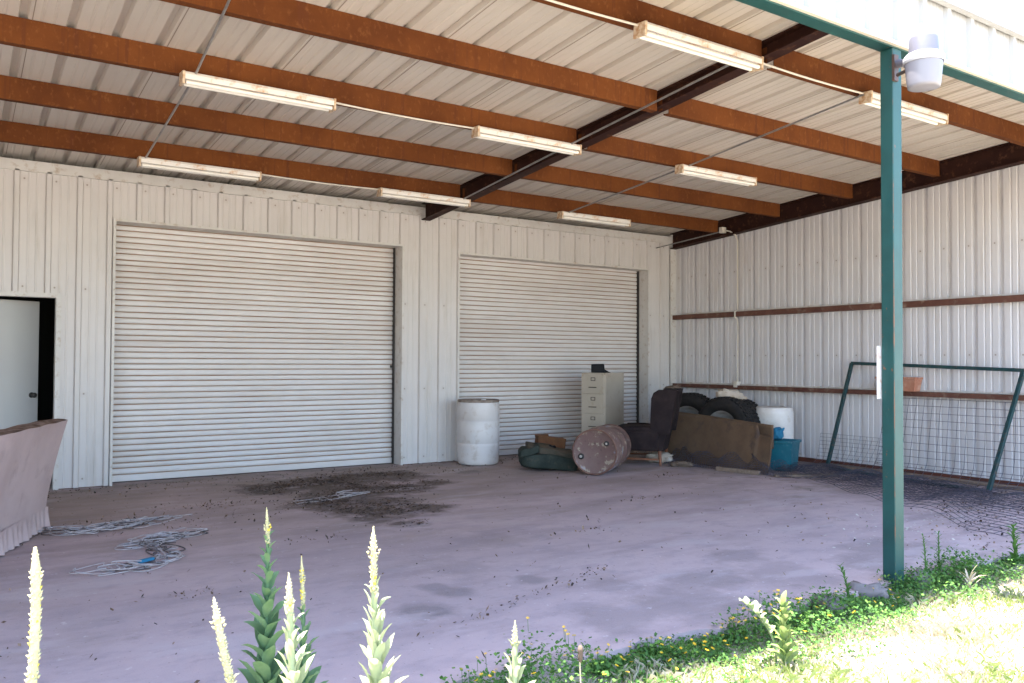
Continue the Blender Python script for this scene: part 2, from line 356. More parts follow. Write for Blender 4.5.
def rafter(xr, zb, y0=YF+.12, y1=D-.04, w_=.13):
    q = MB(); xc = xr-w_/2
    def strip(xa, xb, za, zb_):
        q.hexa([(xa, y0, za(y0)), (xb, y0, za(y0)), (xb, y1, za(y1)), (xa, y1, za(y1)), (xa, y0, zb_(y0)), (xb, y0, zb_(y0)), (xb, y1, zb_(y1)), (xa, y1, zb_(y1))])
    strip(xr-w_, xr, zb, lambda y: zb(y)+.012)
    strip(xc-.004, xc+.004, lambda y: zb(y)+.0125, lambda y: zd(y)-.017)
    strip(xr-w_, xr, lambda y: max(zd(y)-.0165, zb(y)+.03), lambda y: max(zd(y)-.004, zb(y)+.04))
    return q.build('rafter', M_rafter, B)
rafter(XR, lambda y: 3.305+.0915*(10.156-y)-max(0, (5.2-y))*.02)
rafter(WX-.006, lambda y: 3.278+.0693*(10.144-y), w_=.14)
rafter(-1.6, lambda y: 3.30+.07*(10.156-y))
q = MB()
for y in PY:                                                       # clips that hold the purlin ends
    q = MB(); q.box(XR-.074, XR-.0695, y+.004, y+.05, zp(y)+.02, zp(y)+.15); q.build('purlin_clip', M_purlin, B)

# front beam, posts, fascia
b_ = MB(); b_.box(XL, WX, YF, YF+.10, 3.444, 3.54); b_.build('front_beam', M_green, B, bevel=.004)
for px_ in (5.018, -1.9):
    p = MB(); p.box(px_, px_+.1, YF, YF+.09, -.06, 3.443); p.build('post', M_green, B, bevel=.006)
f = MB(); corr(f, XL, WX+.05, 3.475, 4.03, lambda u, v, h: (u, YF-.004-h, v), 5.05, pitch=.3, H=.026)
fa = f.build('fascia', M_fascia, B)
q = MB(); q.box(XL, WX+.05, YF-.03, YF-.002, 3.452, 3.474); q.build('bottom_trim', mat('cream_trim', (.66, .6, .5), .45), fa)
q = MB(); q.box(XL, WX+.05, YF-.075, YF-.05, 3.84, 4.035); q.box(XL, WX+.05, YF-.074, YF+.12, 4.036, 4.07); q.box(XL, WX+.05, YF-.05, YF-.027, 3.838, 3.846); q.build('cap_trim', M_fascia, fa)

# ------------------------------------------------------------------ ceiling lights and conduits
def light_proto():
    root = thing('fluorescent_light', '', 'ceiling light', group='twin tube strip lights under the purlins')
    L_ = 1.22; h = MB()
    prf = [(-.06, -.058), (-.06, -.02), (-.045, 0), (.045, 0), (.06, -.02), (.06, -.058), (.02, -.045), (0, -.058), (-.02, -.045)]
    n_ = len(prf); vs_ = [(x, y, z) for x in (0.02, L_-.02) for y, z in prf]
    h.add(vs_, [(i, (i+1) % n_, n_+(i+1) % n_, n_+i) for i in range(n_)]+[tuple(range(n_))[::-1], tuple(range(n_, 2*n_))])
    h.build('housing', M_fix, root)
    for y in (-.037, .037):
        tb = MB(); tb.tube([(0.03, y, -.078), (L_-.03, y, -.078)], .0165, 12); tb.build('lamp_tube', M_tube, root)
    for x0, x1 in ((0, .0195), (L_-.0195, L_)):
        ec = MB(); ec.box(x0, x1, -.062, .062, -.098, .002); ec.build('end_cap', M_fixend, root, bevel=.004)
    return root
lp = light_proto()
spots = [(3.90, 0, 'strip light nearest the front, left of the centre rafter'), (6.51, 0, 'strip light behind the green post top'),
         (1.395, 2, 'leftmost strip light of the middle row'), (3.998, 2, 'middle row strip light touching the dark centre rafter'), (6.63, 2, 'middle row strip light right of the centre rafter'),
         (1.495, 4, 'leftmost strip light of the row nearest the back wall'), (4.11, 4, 'strip light at the rafter end above the wall between the doors'), (6.76, 4, 'back row strip light above the narrower-looking right roll-up door')]
for i, (x, k, lab) in enumerate(spots):
    o = lp if i == 0 else copy_tree(lp)
    y = PY[k]-.068; o.location = (x, y, zp(PY[k])-.003+[0, .004, -.006][i % 3]*0); o.rotation_euler = (R(4), 0, 0); o['label'] = 'cream twin-tube '+lab
def conduit(name, pts, label, r=.0095, m=None, boxes=()):
    root = thing(name, label, 'conduit', pts[0], group=None); P0 = Vector(pts[0])
    c = MB(); c.tube([Vector(p)-P0 for p in pts], r, 8); c.build('tube', m or M_conduit, root)
    for bx in boxes:
        b = MB(); b.box(-.045, .045, -.035, .035, -.045, .045); b.build('junction_box', m or M_conduit, root, loc=Vector(bx)-P0, bevel=.005)
    return root
lz = lambda k: zp(PY[k])-.018
conduit('conduit', [(1.56, PY[4]-.02, lz(4)), (1.50, PY[2]-.02, lz(2)), (1.33, PY[0], lz(0)), (1.2, 3.4, zp(3.4)-.02)], 'long thin grey conduit crossing the purlins at the left')
conduit('conduit', [(5.235, PY[4]-.04, lz(4)), (5.10, PY[2]-.02, lz(2)), (4.98, PY[0]-.04, lz(0))], 'thin grey conduit running beside the dark centre rafter')
conduit('conduit', [(6.88, PY[4]-.02, lz(4)), (6.74, PY[2]-.02, lz(2)), (6.50, PY[0]-.06, lz(0)-.01)], 'thin grey conduit crossing the purlins right of the centre rafter')
def sagline(a, b, s_=.012, n_=9): return [Vector(a).lerp(Vector(b), i/n_)-Vector((0, 0, s_*math.sin(math.pi*i/n_)))for i in range(n_+1)]
def xrun(x0, x1, k, label):
    y = PY[k]-.05; z = zp(PY[k])-.016
    conduit('cable', sagline((x0, y, z), (x1, y, z), .012), label, .0085, M_conduitw)['category'] = 'cable'
xrun(1.32+1.3, 3.90, 0, 'pale cable running left from the front strip light to the frame edge')
xrun(5.12, 6.51, 0, 'pale cable between the two front strip lights')
xrun(2.615, 3.998, 2, 'pale cable between the left and centre lights of the middle row')
xrun(2.715, 4.11, 4, 'pale cable between the left and centre lights of the back row')
conduit('conduit', [(9.58, D-.05, 3.27), (9.9, 8.98, 3.43)], 'thin conduit from the back wall corner up to the right rafter', .009, M_conduit)
conduit('conduit', [(WX-.13, 8.93, 3.44), (WX-.10, 8.86, 3.42), (WX-.06, 8.79, 3.36), (WX-.035, 8.765, 3.27), (WX-.035, 8.765, 2.2), (WX-.10, 8.765, 2.17), (WX-.10, 8.765, 2.09), (WX-.035, 8.765, 2.05), (WX-.035, 8.765, 1.1)],
        'grey conduit dropping down the right wall to a box on the lower girt', .011, M_conduitw, boxes=[(WX-.13, 8.98, 3.45), (WX-.05, 8.765, 1.06)])

# yard light on the fascia by the post top
yl = thing('yard_light', 'white security light with bucket lens on a bracket by the post top', 'security light', (4.85, 2.80, 3.06))
M_lens = mat('lens_plastic', (.34, .33, .37), .25, trans=.3); M_alu = mat('lamp_aluminium', (.17, .165, .20), .4, metal=.2)
q = MB(); q.lathe([(0, 0), (.075, 0), (.092, .006), (.094, .018), (.098, .05), (.104, .115), (.108, .15)], 40, jit=lambda a_, z: .0012*math.sin(a_*36)); q.build('lens', M_lens, yl)
q = MB(); q.lathe([(.112, .150), (.116, .156), (.116, .185), (.10, .205), (.085, .212)], 40); q.build('collar', mat('collar_enamel', (.45, .44, .46), .4), yl)
q = MB(); q.lathe([(.085, .212), (.080, .30), (.076, .315), (.05, .328), (0, .33)], 40); q.build('ballast_housing', M_alu, yl)
q = MB(); q.lathe([(.034, .328), (.034, .375), (.028, .385), (0, .387)], 24); q.build('photocell', mat('photocell_amber', (.75, .55, .35), .4), yl)
q = MB(); q.tube([(.07, .02, .23), (.10, .12, .235), (.17, .24, .26), (.19, .27, .27)], [.022, .02, .02, .03], 12); q.build('bracket', M_alu, yl)
q = MB(); q.box(.155, .20, .285, .303, .16, .33); q.tube([(.165, .27, .19), (.12, .16, .19), (.08, .06, .2)], .012, 8); q.build('mounting_plate', mat('rusted_plate', (.08, .065, .06), .5, (.16, .06, .03), 20, .9, metal=.4), yl)

q = MB(); q.box(4.978, 5.148, YF+.094, YF+.100, 1.165, 1.51)
pl = q.build('metal_plate', mat('white_plate', (.60, .58, .58), .4, (.5, .46, .46), 6, .4, var2=(.45, .2, .1), scale2=18), bevel=.002)
tag(pl, 'narrow white metal plate fixed to the back of the green post', 'plate')


# ------------------------------------------------------------------ sofa at the left
M_sofa = mat('pink_upholstery', (.52, .40, .385), .9, (.44, .33, .315), 3, .6, var2=(.38, .29, .27), scale2=5, bump=.35, bscale=220, spec=.15)
M_sofatop = mat('torn_dirty_top', (.13, .075, .05), .95, (.30, .21, .17), 14, 1, bump=.6, bscale=30, spec=.1)
sf = thing('sofa', 'dusty pink skirted sofa seen from behind with a torn brown top edge', 'sofa', (.657, 7.93, 0), math.atan2(-.947, -.362))
SL = 2.15   # x runs along the back, +y is the side seen, z up
def backy(z): return .005+.15*max(0, z-.22)/.68*(.55+.45*max(0, z-.22)/.68)
q = MB()
def bk(u, v):
    z = .16+v*.73; x = u*SL
    end = .085*(1-v)**2 if u < .5 else 0
    bul = .008*math.sin(u*9+v*3)+.006*math.sin(u*23+1)*v
    return (x+.02-backy(z)*.35*(u < .02)*0, backy(z)+bul, z)
q.sheet(bk, 60, 16); q.sheet(lambda u, v: (bk(u, v)[0], bk(u, v)[1]-.16-.05*(1-v), bk(u, v)[2]), 60, 16)
for ue in (0, 1): q.sheet(lambda u, v: (bk(ue, v)[0], bk(ue, v)[1]-u*(.16+.05*(1-v)), bk(ue, v)[2]), 4, 16)
q.build('backrest', M_sofa, sf)
q = MB(); q.sheet(lambda u, v: (.02+u*SL, backy(.89)+.010-v*.19, .892+.008*math.sin(math.pi*v)+.003*math.sin(u*31+v*5)+.010*max(0, math.sin(u*9-.6))*math.sin(math.pi*v)), 70, 8); q.build('top_edge', M_sofatop, sf)
q = MB()
def pleat(u): return .010*math.sin(u*SL*62)+.007*math.sin(u*SL*25+1)
q.sheet(lambda u, v: (.015+u*SL, .016+(1-v)*(.010+pleat(u)*1.2), .012+v*.165+.004*math.sin(u*90)), 300, 8)
q.sheet(lambda u, v: (.015-(1-v)*.012+pleat(u)*.6*(1-v), .02-u*.85, .012+v*.165), 90, 8); q.build('skirt', M_sofa, sf)
q = MB(); q.box(.06, SL-.04, -.84, -.02, .10, .40); q.build('base', M_sofa, sf, bevel=.02)
for k in range(3):
    q = MB(); x0 = .24+k*.56; q.box(x0, x0+.55, -.86, -.20, .405, .55); q.build('seat_cushion', M_sofa, sf, bevel=.05)
for x0 in (.03, SL-.20):
    q = MB(); q.box(x0, x0+.19, -.86, -.03, .16, .60); q.build('armrest', M_sofa, sf, bevel=.06)

# ------------------------------------------------------------------ drums, cabinet, armchair
M_poly = mat('white_polyethylene', (.66, .63, .62), .45, (.58, .53, .50), 3, .6, var2=(.46, .38, .32), scale2=8, bump=.05)
M_dirt = mat('brown_grime', (.20, .15, .12), .9, (.34, .29, .25), 9, .9)
dr = thing('white_drum', 'white plastic drum standing upright between the two roll-up doors', 'drum', (5.97, 9.77, 0))
q = MB(); q.lathe([(0, .004), (.25, .004), (.268, .012), (.278, .03), (.283, .07), (.288, .25), (.289, .285), (.284, .292), (.289, .30), (.29, .45), (.289, .585), (.284, .592), (.289, .60), (.288, .75), (.284, .80), (.276, .835), (.272, .85)], 56); q.build('body', M_poly, dr)
q = MB(); q.lathe([(.271, .838), (.281, .842), (.285, .855), (.282, .872), (.272, .876), (.26, .868), (.25, .85), (0, .846)], 56, jit=lambda a_, z: .002*math.sin(a_*3)); q.build('rim', M_dirt, dr)
for a_ in (.6, 3.9):
    q = MB(); q.lathe([(0, .872), (.03, .872), (.034, .866), (.034, .849)], 16); q.build('bung', M_poly, dr, loc=(.17*math.cos(a_), .17*math.sin(a_), 0))

def paint_chips(t, L, tc, noise, ramp, mixc, c, b):
    c = mixc(ramp(noise(9, (1, 1, 1), 4).outputs['Fac'], .56, .62, .8), c, (.36, .30, .22))
    c = mixc(ramp(noise(5, (1, 1, 1), 3).outputs['Fac'], .60, .68, .8), c, (.30, .30, .36))
    return mixc(ramp(noise(22, (1, 1, 1), 4).outputs['Fac'], .60, .68, .6), c, (.09, .05, .04))
M_rdrum = mat('faded_red_steel', (.15, .085, .075), .6, (.20, .125, .105), 4, .9, extra=paint_chips, bump=.1, bscale=20)
M_rim = mat('drum_rim_rust', (.13, .06, .045), .7, (.22, .12, .09), 10, 1)
rd = thing('steel_drum', 'rusty faded red steel drum lying on its side', 'drum', (6.555, 8.0, 0), R(37))
DM = Matrix.Translation((0, 0, .288))@Matrix.Rotation(R(90), 4, 'Y')@Matrix.Rotation(-.23, 4, 'Z')
q = MB(); q.lathe([(.272, .012), (.279, .03), (.28, .27), (.287, .285), (.287, .30), (.28, .315), (.28, .57), (.287, .585), (.287, .60), (.28, .615), (.28, .85), (.272, .868)], 56, M=DM, jit=lambda a_, z: .004*math.sin(a_*2+z*5)); q.build('body', M_rdrum, rd)
for z0, s_ in ((.016, 1), (.864, -1)):
    q = MB(); q.lathe([(0, z0), (.262, z0), (.268, z0-.004*s_), (.274, z0-.004*s_)], 56, M=DM); q.build('lid', M_rdrum, rd)
    q = MB(); q.lathe([(.262, z0-.001*s_), (.266, z0-.018*s_), (.274, z0-.024*s_), (.283, z0-.016*s_), (.283, z0+.01*s_), (.277, z0+.016*s_)], 56, M=DM); q.build('rim', M_rim, rd)
for dx, dy, r in ((.02, .18, .036), (-.07, -.17, .030)):
    q = MB(); q.lathe([(0, .002), (r*.5, .002), (r*.5, -.004), (r*.75, -.004), (r*.75, .004), (r, .006), (r*1.05, .0155), ], 24, M=DM@Matrix.Translation((dx, dy, 0))); q.build('bung', M_dark, rd)
    q = MB(); q.lathe([(0, -.0075), (r*.42, -.0075), (r*.46, -.004)], 20, M=DM@Matrix.Translation((dx, dy, 0))); q.build('bung_cap', mat('zinc', (.42, .38, .33), .5), rd)

M_cab = mat('beige_enamel', (.46, .40, .325), .42, (.41, .355, .28), 2.5, .7, var2=(.36, .28, .2), scale2=7, bump=.03)
fc = thing('filing_cabinet', 'beige four-drawer filing cabinet against the right roll-up door', 'filing cabinet', (7.61, 9.6, 0), math.atan2(-.915, .412))
# x along the drawer fronts, +y into the cabinet
CW, CD, CH = .385, .66, 1.235
q = MB(); q.box(0, CW, .02, CD, .01, CH); q.build('carcass', M_cab, fc, bevel=.004)
for k in range(4):
    z0 = .085+k*.283; dz = .276
    d_ = MB(); d_.box(.014, CW-.014, -.003+(k == 3)*0, .0195, z0, z0+dz); dd = d_.build('drawer', M_cab, fc, bevel=.004)
    h = MB(); h.box(.13, .255, -.014, -.0035, z0+.085, z0+.098); h.build('handle', M_dark, dd, bevel=.003)
    h = MB(); z1 = z0+.185
    for a in ((.165, .235, z1, z1+.008), (.165, .235, z1+.042, z1+.05), (.165, .173, z1+.0085, z1+.0415), (.227, .235, z1+.0085, z1+.0415)): h.box(a[0], a[1], -.009, -.0035, a[2], a[3])
    h.build('label_holder', M_dark, dd)
q = MB(); q.lathe([(0, 0), (.009, 0), (.009, .004)], 12, M=Matrix.Translation((.345, -.0, 1.205))@Matrix.Rotation(R(90), 4, 'X')); q.build('lock', M_dark, fc)
bx = thing('black_case', 'small black plastic case on top of the filing cabinet', 'case', (7.89, 9.55, 1.2355), R(-36))
q = MB(); q.hexa([(-.10, -.07, 0), (.10, -.07, 0), (.10, .07, 0), (-.10, .07, 0), (-.098, -.06, .125), (.088, -.06, .13), (.088, .06, .13), (-.098, .06, .125)]); q.build('body', M_black, bx, bevel=.012)
q = MB(); q.hexa([(.098, -.06, 0), (.19, -.06, 0), (.19, .06, 0), (.098, .06, 0), (.094, -.06, .05), (.16, -.06, .012), (.16, .06, .012), (.094, .06, .05)]); q.build('foot', M_black, bx, bevel=.004)

M_chair = mat('dark_plum_fabric', (.020, .013, .014), .9, (.038, .026, .025), 6, .8, bump=.3, bscale=120, spec=.2)
M_chairwood = mat('chair_wood', (.22, .075, .03), .5, (.13, .045, .02), 8, .8)
ac = thing('armchair', 'dark plum wingback armchair with wooden legs facing the filing cabinet', 'armchair', (7.975, 8.665, 0), R(38))
# faces +y ; width along x
q = MB(); q.box(-.30, .30, -.28, .33, .20, .40); q.build('seat_base', M_chair, ac, bevel=.02)
q = MB(); q.box(-.24, .24, -.20, .36, .405, .52); q.build('seat_cushion', M_chair, ac, bevel=.04)
q = MB()
q.sheet(lambda u, v: ((u-.5)*(.62+.06*v), -.30-.17*v-.05*math.sin(math.pi*u)*0-(.02*math.sin(math.pi*u)), .20+v*.80-.05*(2*abs(u-.5))**3*v), 14, 14)
q.sheet(lambda u, v: ((u-.5)*(.62+.06*v), -.18-.14*v+.02*math.sin(math.pi*u), .20+v*.80-.05*(2*abs(u-.5))**3*v), 14, 14)
for ue in (0, 1): q.sheet(lambda u, v: ((ue-.5)*(.62+.06*v), (-.30-.17*v)*(1-u)+(-.18-.14*v)*u, .20+v*.80-.05*v), 3, 14)
q.sheet(lambda u, v: ((u-.5)*.68, -.47*(1-v)-.32*v, 1.0+.03*math.sin(math.pi*v)-.05*(2*abs(u-.5))**3), 14, 5); q.build('backrest', M_chair, ac)
for sx in (-1, 1):
    q = MB(); q.box(*sorted((sx*.295, sx*.375)), -.26, .30, .20, .47); a_ = q.build('armrest', M_chair, ac, bevel=.03)
    q = MB(); q.tube([(sx*.335, -.2, .475), (sx*.335, .05, .485), (sx*.337, .27, .478), (sx*.337, .315, .45)], [.036, .045, .048, .036], 12); q.build('arm_roll', M_chair, a_)
    q = MB()
    pf = [(-.38, .46), (-.20, .46), (-.175, .56), (-.19, .90), (-.215, .965), (-.27, 1.0), (-.47, 1.0)]
    n_ = len(pf); xs_ = (sx*.30, sx*.372); q.add([(x, y, z) for x in xs_ for y, z in pf], [tuple(range(n_)), tuple(range(n_, 2*n_))[::-1]]+[(i, (i+1) % n_, n_+(i+1) % n_, n_+i) for i in range(n_)])
    q.build('wing', M_chair, ac, bevel=.025)
    for y in (-.27, .27):
        q = MB(); q.tube([(sx*.31, y, .20), (sx*.315, y*1.02, .11), (sx*.325, y*1.06, 0)], [.026, .022, .016], 10); q.build('leg', M_chairwood, ac)
    q = MB(); q.box(*sorted((sx*.30, sx*.325)), -.25, .25, .075, .1); q.build('stretcher', M_chairwood, ac)

# ------------------------------------------------------------------ tyres, board, torn drum, bin
M_tyre = mat('tyre_rubber', (.012, .011, .011), .85, (.032, .027, .025), 5, .8, bump=.4, bscale=40, spec=.3)
M_rimw = mat('wheel_rim_paint', (.27, .265, .26), .5, (.14, .11, .09), 7, .9)
def tyre(loc, rz, tilt, label, rim=True, Rr=.455, wd=.24):
    root = thing('tyre', label, 'tyre', loc, rz, 'old tyres by the side wall')
    M = Matrix.Rotation(R(tilt), 4, 'X')@Matrix.Rotation(R(90), 4, 'Y')
    h = wd/2; pr_ = [(Rr-.19, -h*.55), (Rr-.175, -h*.8), (Rr-.13, -h*.98), (Rr-.07, -h), (Rr-.035, -h*.9), (Rr-.012, -h*.78), (Rr-.004, -h*.55), (Rr, 0), (Rr-.004, h*.55), (Rr-.012, h*.78), (Rr-.035, h*.9), (Rr-.07, h), (Rr-.13, h*.98), (Rr-.175, h*.8), (Rr-.19, h*.55), (Rr-.20, 0), (Rr-.19, -h*.55)]
    q = MB(); q.lathe(pr_, 72, M=M)
    for k in range(48):                                            # tread lugs on both shoulders and the crown
        for z0, off in ((-h*.5, 0), (0, .5), (h*.5, .25)):
            a_ = 2*math.pi*(k+off)/48
            mm = M@Matrix.Rotation(a_, 4, 'Z')@Matrix.Translation((Rr+.002, 0, z0))
            q.obox(mm.translation, (.02, .034, h*.42), mm.to_3x3())
    q.build('tread_and_sidewall', M_tyre, root)
    if rim:
        q = MB(); s_ = Rr-.19; q.lathe([(0, -.02), (.06, -.02), (.07, -.035), (.11, -.035), (.13, -.005), (s_-.05, -.01), (s_-.03, -h*.6), (s_, -h*.66), (s_+.012, -h*.72), (s_+.014, -h*.6), (s_+.002, -h*.5), (s_-.01, 0), (s_+.006, h*.6)], 48, M=M); q.build('rim', M_rimw, root)
        for k in range(5):
            a_ = k*2*math.pi/5; q = MB(); q.lathe([(0, -.05), (.012, -.05), (.012, -.034)], 8, M=M@Matrix.Translation((.09*math.cos(a_), .09*math.sin(a_), 0))); q.build('wheel_nut', M_dark, root)
    return root
tyre((8.91, 8.02, .455), R(4), 0, 'tyre with a grey wheel rim showing above the brown sheet')
tyre((8.97, 8.74, .47), R(12), 0, 'tyre behind the armchair back', True, .47, .25)
tyre((9.15, 8.07, .44), R(2), 0, 'middle tyre of the row, under the crumpled cream sack', False, .445)
tyre((9.38, 8.16, .43), R(-4), 0, 'tyre at the end of the row, beside the torn white drum', False, .435)

def lumpy(name, label, cat, loc, size, m, seed, rz=0, n=22, crum=.25, base_flat=True):
    r = np.random.default_rng(seed); ph = r.uniform(0, 6.28, (7, 3)); fr = r.uniform(2, 7, (7, 3)); am = r.uniform(.3, 1, 7)
    q = MB()
    def fn(u, v):
        a_ = u*2*math.pi; b_ = (v-.5)*math.pi; d = Vector((math.cos(a_)*math.cos(b_), math.sin(a_)*math.cos(b_), math.sin(b_)))
        k = sum(am[i]*math.sin(d.x*fr[i, 0]+ph[i, 0])*math.sin(d.y*fr[i, 1]+ph[i, 1])*math.cos(d.z*fr[i, 2]+ph[i, 2]) for i in range(7))
        k = 1+crum*(abs(k)-.3); sq = lambda t: math.copysign(abs(t)**.6, t)
        return (sq(d.x)*size[0]/2*k, sq(d.y)*size[1]/2*k, max(sq(d.z)*k, -1)*size[2]/2+size[2]/2)
    q.sheet(fn, n*2, n, closed=True); o = q.build(name, m, loc=loc); o.rotation_euler = (0, 0, rz); return tag(o, label, cat)
M_sack = mat('cream_sack', (.52, .44, .36), .85, (.36, .27, .2), 8, .8, bump=.4, bscale=50)
M_brown = mat('brown_cloth', (.16, .115, .085), .95, (.10, .07, .05), 9, .8, bump=.4, bscale=60)
o = lumpy('sack', 'crumpled cream sack lying on top of the tyres', 'sack', (9.10, 8.13, .83), (.34, .22, .17), M_sack, 3, R(-42)); o.rotation_euler = (0, R(10), R(-40))
lumpy('cloth_bundle', 'brown cloth bundle on the tyre behind the armchair back', 'cloth', (8.78, 8.92, .92), (.24, .2, .13), M_brown, 5, R(20))

M_card = mat('brown_sheet', (.165, .105, .065), .85, (.115, .072, .048), 3.5, .8, var2=(.075, .055, .05), scale2=6, bump=.25, bscale=30, spec=.2)
def dirtlow(t, L, tc, noise, ramp, mixc, c, b):
    return c
bd = thing('brown_sheet', 'large bent brown board leaning on the tyres', 'board', (8.47, 8.78, 0), R(0))
q = MB()
def bdf(off):
    def f(u, v):
        y = -u*1.86; top = .665-.085*u
        if u > .86: top -= .115*min(1, (u-.86)/.012)
        z = .004+v*top; x = .19*v*(1-.3*u)+.020*math.sin(u*4+1)*(1-v)-.008*math.sin(v*5+u*3)+off-(.05*(u-.8)/.2*v if u > .8 else 0)
        return (x, y-.03*v*(u > .8)*0+.04*v*(1-u), z)
    return f
q.sheet(bdf(0), 90, 16); q.build('front_board', M_card, bd, solid=.012)
q = MB(); q.sheet(lambda u, v: (.235+.02*math.sin(u*4), -.03-u*1.72, .30+v*(.385-.085*u)), 50, 8); q.build('back_board', M_card, bd, solid=.01)

M_tornd = mat('white_drum_plastic', (.72, .69, .67), .5, (.62, .57, .52), 4, .6, var2=(.5, .40, .30), scale2=7)
td = thing('cut_drum', 'white plastic drum with a torn open side beside the tyres', 'drum', (9.43, 7.62, 0))
q = MB()
def tornr(u, v):
    a_ = u*2*math.pi; k = 1-.10*max(0, math.cos(a_-3.6))*(1-v)
    r_ = .262*(1 if v < .93 else 1-.1*(v-.93)/.07); r_ *= k
    dent = .06*math.exp(-((a_-3.7)/.5)**2)*math.exp(-((v-.55)/.16)**2)
    return ((r_-dent)*math.cos(a_), (r_-dent)*math.sin(a_), .004+v*.775)
q.sheet(tornr, 56, 26, closed=True); q.lathe([(.236, .779), (.225, .786), (.15, .772), (0, .77)], 56); q.build('body', M_tornd, td)
q = MB(); q.sheet(lambda u, v: (-.215-.05*math.sin(v*3)-.07*(1-v), -.16+u*.26-.03*v, .12+v*.30+.03*math.sin(u*9)), 14, 12); q.build('torn_flap', M_sack, td, solid=.004)
M_blue = mat('blue_plastic', (.006, .105, .145), .45, (.010, .14, .18), 5, .7, bump=.05, var2=(.12, .2, .24), scale2=20)
M_bluec = mat('blue_cloth', (.015, .15, .27), .85, (.025, .20, .32), 9, .8, bump=.3)
bb_ = thing('storage_bin', 'turquoise blue plastic bin in front of the torn white drum', 'bin', (8.98, 7.21, 0), R(22))
q = MB()
def binw(s0, s1, z0, z1, t_):
    a = [(-s0[0], -s0[1]), (s0[0], -s0[1]), (s0[0], s0[1]), (-s0[0], s0[1])]; b = [(-s1[0], -s1[1]), (s1[0], -s1[1]), (s1[0], s1[1]), (-s1[0], s1[1])]
    return [(x, y, z0) for x, y in a], [(x, y, z1) for x, y in b]
A, Bq = binw((.15, .22), (.185, .25), .003, .385, 0); Ai, Bi = binw((.145, .215), (.178, .243), .012, .385, 0)
q.add(A+Bq+Ai+Bi, [(3, 2, 1, 0)]+[(i, (i+1) % 4, 4+(i+1) % 4, 4+i) for i in range(4)]+[(12+i, 12+(i+1) % 4, 8+(i+1) % 4, 8+i) for i in range(4)]+[(8, 9, 10, 11)]+[(4+i, 4+(i+1) % 4, 12+(i+1) % 4, 12+i) for i in range(4)])
q.build('body', M_blue, bb_, bevel=.01)
q = MB(); 
for a in ((-.20, .20, -.268, -.252), (-.20, .20, .252, .268), (-.20, -.187, -.2515, .2515), (.187, .20, -.2515, .2515)): q.box(a[0], a[1], a[2], a[3], .36, .392)
q.build('rim', M_blue, bb_, bevel=.006)
o = lumpy('blue_rag', 'crumpled bright blue rag stuffed above the blue bin against the white drum', 'rag', (9.03, 7.25, .385), (.11, .13, .15), M_bluec, 8, .4, crum=.5)

# ------------------------------------------------------------------ folded canvas and the orange-brown box
M_canvas = mat('green_canvas', (.028, .036, .030), .9, (.048, .058, .050), 7, .8, var2=(.10, .085, .06), scale2=9, bump=.4, bscale=70, spec=.2)
M_canvtop = mat('dusty_canvas_top', (.105, .085, .065), .95, (.075, .07, .05), 6, .9, bump=.4, bscale=60, spec=.15)
cv = thing('canvas_cushion', 'dark green canvas cushion pile lying by the rusty drum', 'cushion', (6.45, 8.82, 0), R(-30))
q = MB()
def pad(cx, cy, sx, sy, sz, z0, tilt, sd):
    def fn(u, v):
        a_ = u*2*math.pi; b_ = (v-.5)*math.pi; sq = lambda t: math.copysign(abs(t)**.25, t)
        x, y, z = sq(math.cos(a_))*abs(math.cos(b_))**.3, sq(math.sin(a_))*abs(math.cos(b_))**.3, sq(math.sin(b_))
        w_ = .03*math.sin(x*5+sd)+.03*math.sin(y*7+sd*2)
        return (cx+x*sx/2, cy+y*sy/2+w_*.3, max(.004, z0+sz/2+z*sz/2*(1+w_*2)+tilt*x*sx/2+w_*.3))
    return fn
q.sheet(pad(0, 0, .74, .50, .19, .01, -.10, 1), 48, 22, closed=True); q.build('lower_cushion', M_canvas, cv)
q = MB(); q.sheet(pad(.03, .05, .62, .46, .10, .185, -.20, 2.2), 48, 20, closed=True); q.build('upper_cushion', M_canvtop, cv)
q = MB(); q.sheet(pad(-.26, -.10, .26, .36, .10, .19, .25, 4), 36, 16, closed=True); q.build('folded_end', M_canvas, cv)
q = MB(); q.sheet(pad(.06, .02, .09, .06, .02, .27, -.2, 4), 24, 12, closed=True); q.build('hole_shade', M_black, cv)  # small black pad, the shade inside a hole put in as colour
M_rustbox = mat('orange_brown_box', (.20, .075, .022), .75, (.12, .05, .02), 8, .9, bump=.2)
rb = thing('wooden_box', 'small orange-brown box behind the green canvas cushion', 'box', (7.02, 9.55, 0), R(-24))
q = MB(); q.obox((0, 0, .24), (.40, .22, .19), Matrix.Rotation(R(7), 3, 'Y')); q.build('body', M_rustbox, rb, bevel=.006)
q = MB(); q.obox((-.12, 0, .352), (.16, .2, .03), Matrix.Rotation(R(-7), 3, 'Y')); q.build('lid', M_rustbox, rb, bevel=.004)
q = MB(); q.box(-.2, .2, -.12, .12, .003, .115); q.build('base', M_dark, rb, bevel=.004)

# ------------------------------------------------------------------ planter on the girt
M_terra = mat('terracotta', (.42, .17, .10), .7, (.52, .27, .18), 7, .8, var2=(.6, .42, .34), scale2=12)
pt = thing('planter', 'terracotta coloured trough planter standing on the lower girt', 'planter', (WX-.10, 6.09, 1.046))
q = MB(); q.hexa([(-.07, -.24, 0), (.06, -.24, 0), (.06, .24, 0), (-.07, .24, 0), (-.09, -.265, .15), (.07, -.265, .15), (.07, .265, .15), (-.09, .265, .15)]); q.build('body', M_terra, pt, bevel=.006)
q = MB(); q.box(-.10, .075, -.275, .275, .151, .178); q.build('rim', M_terra, pt, bevel=.006)

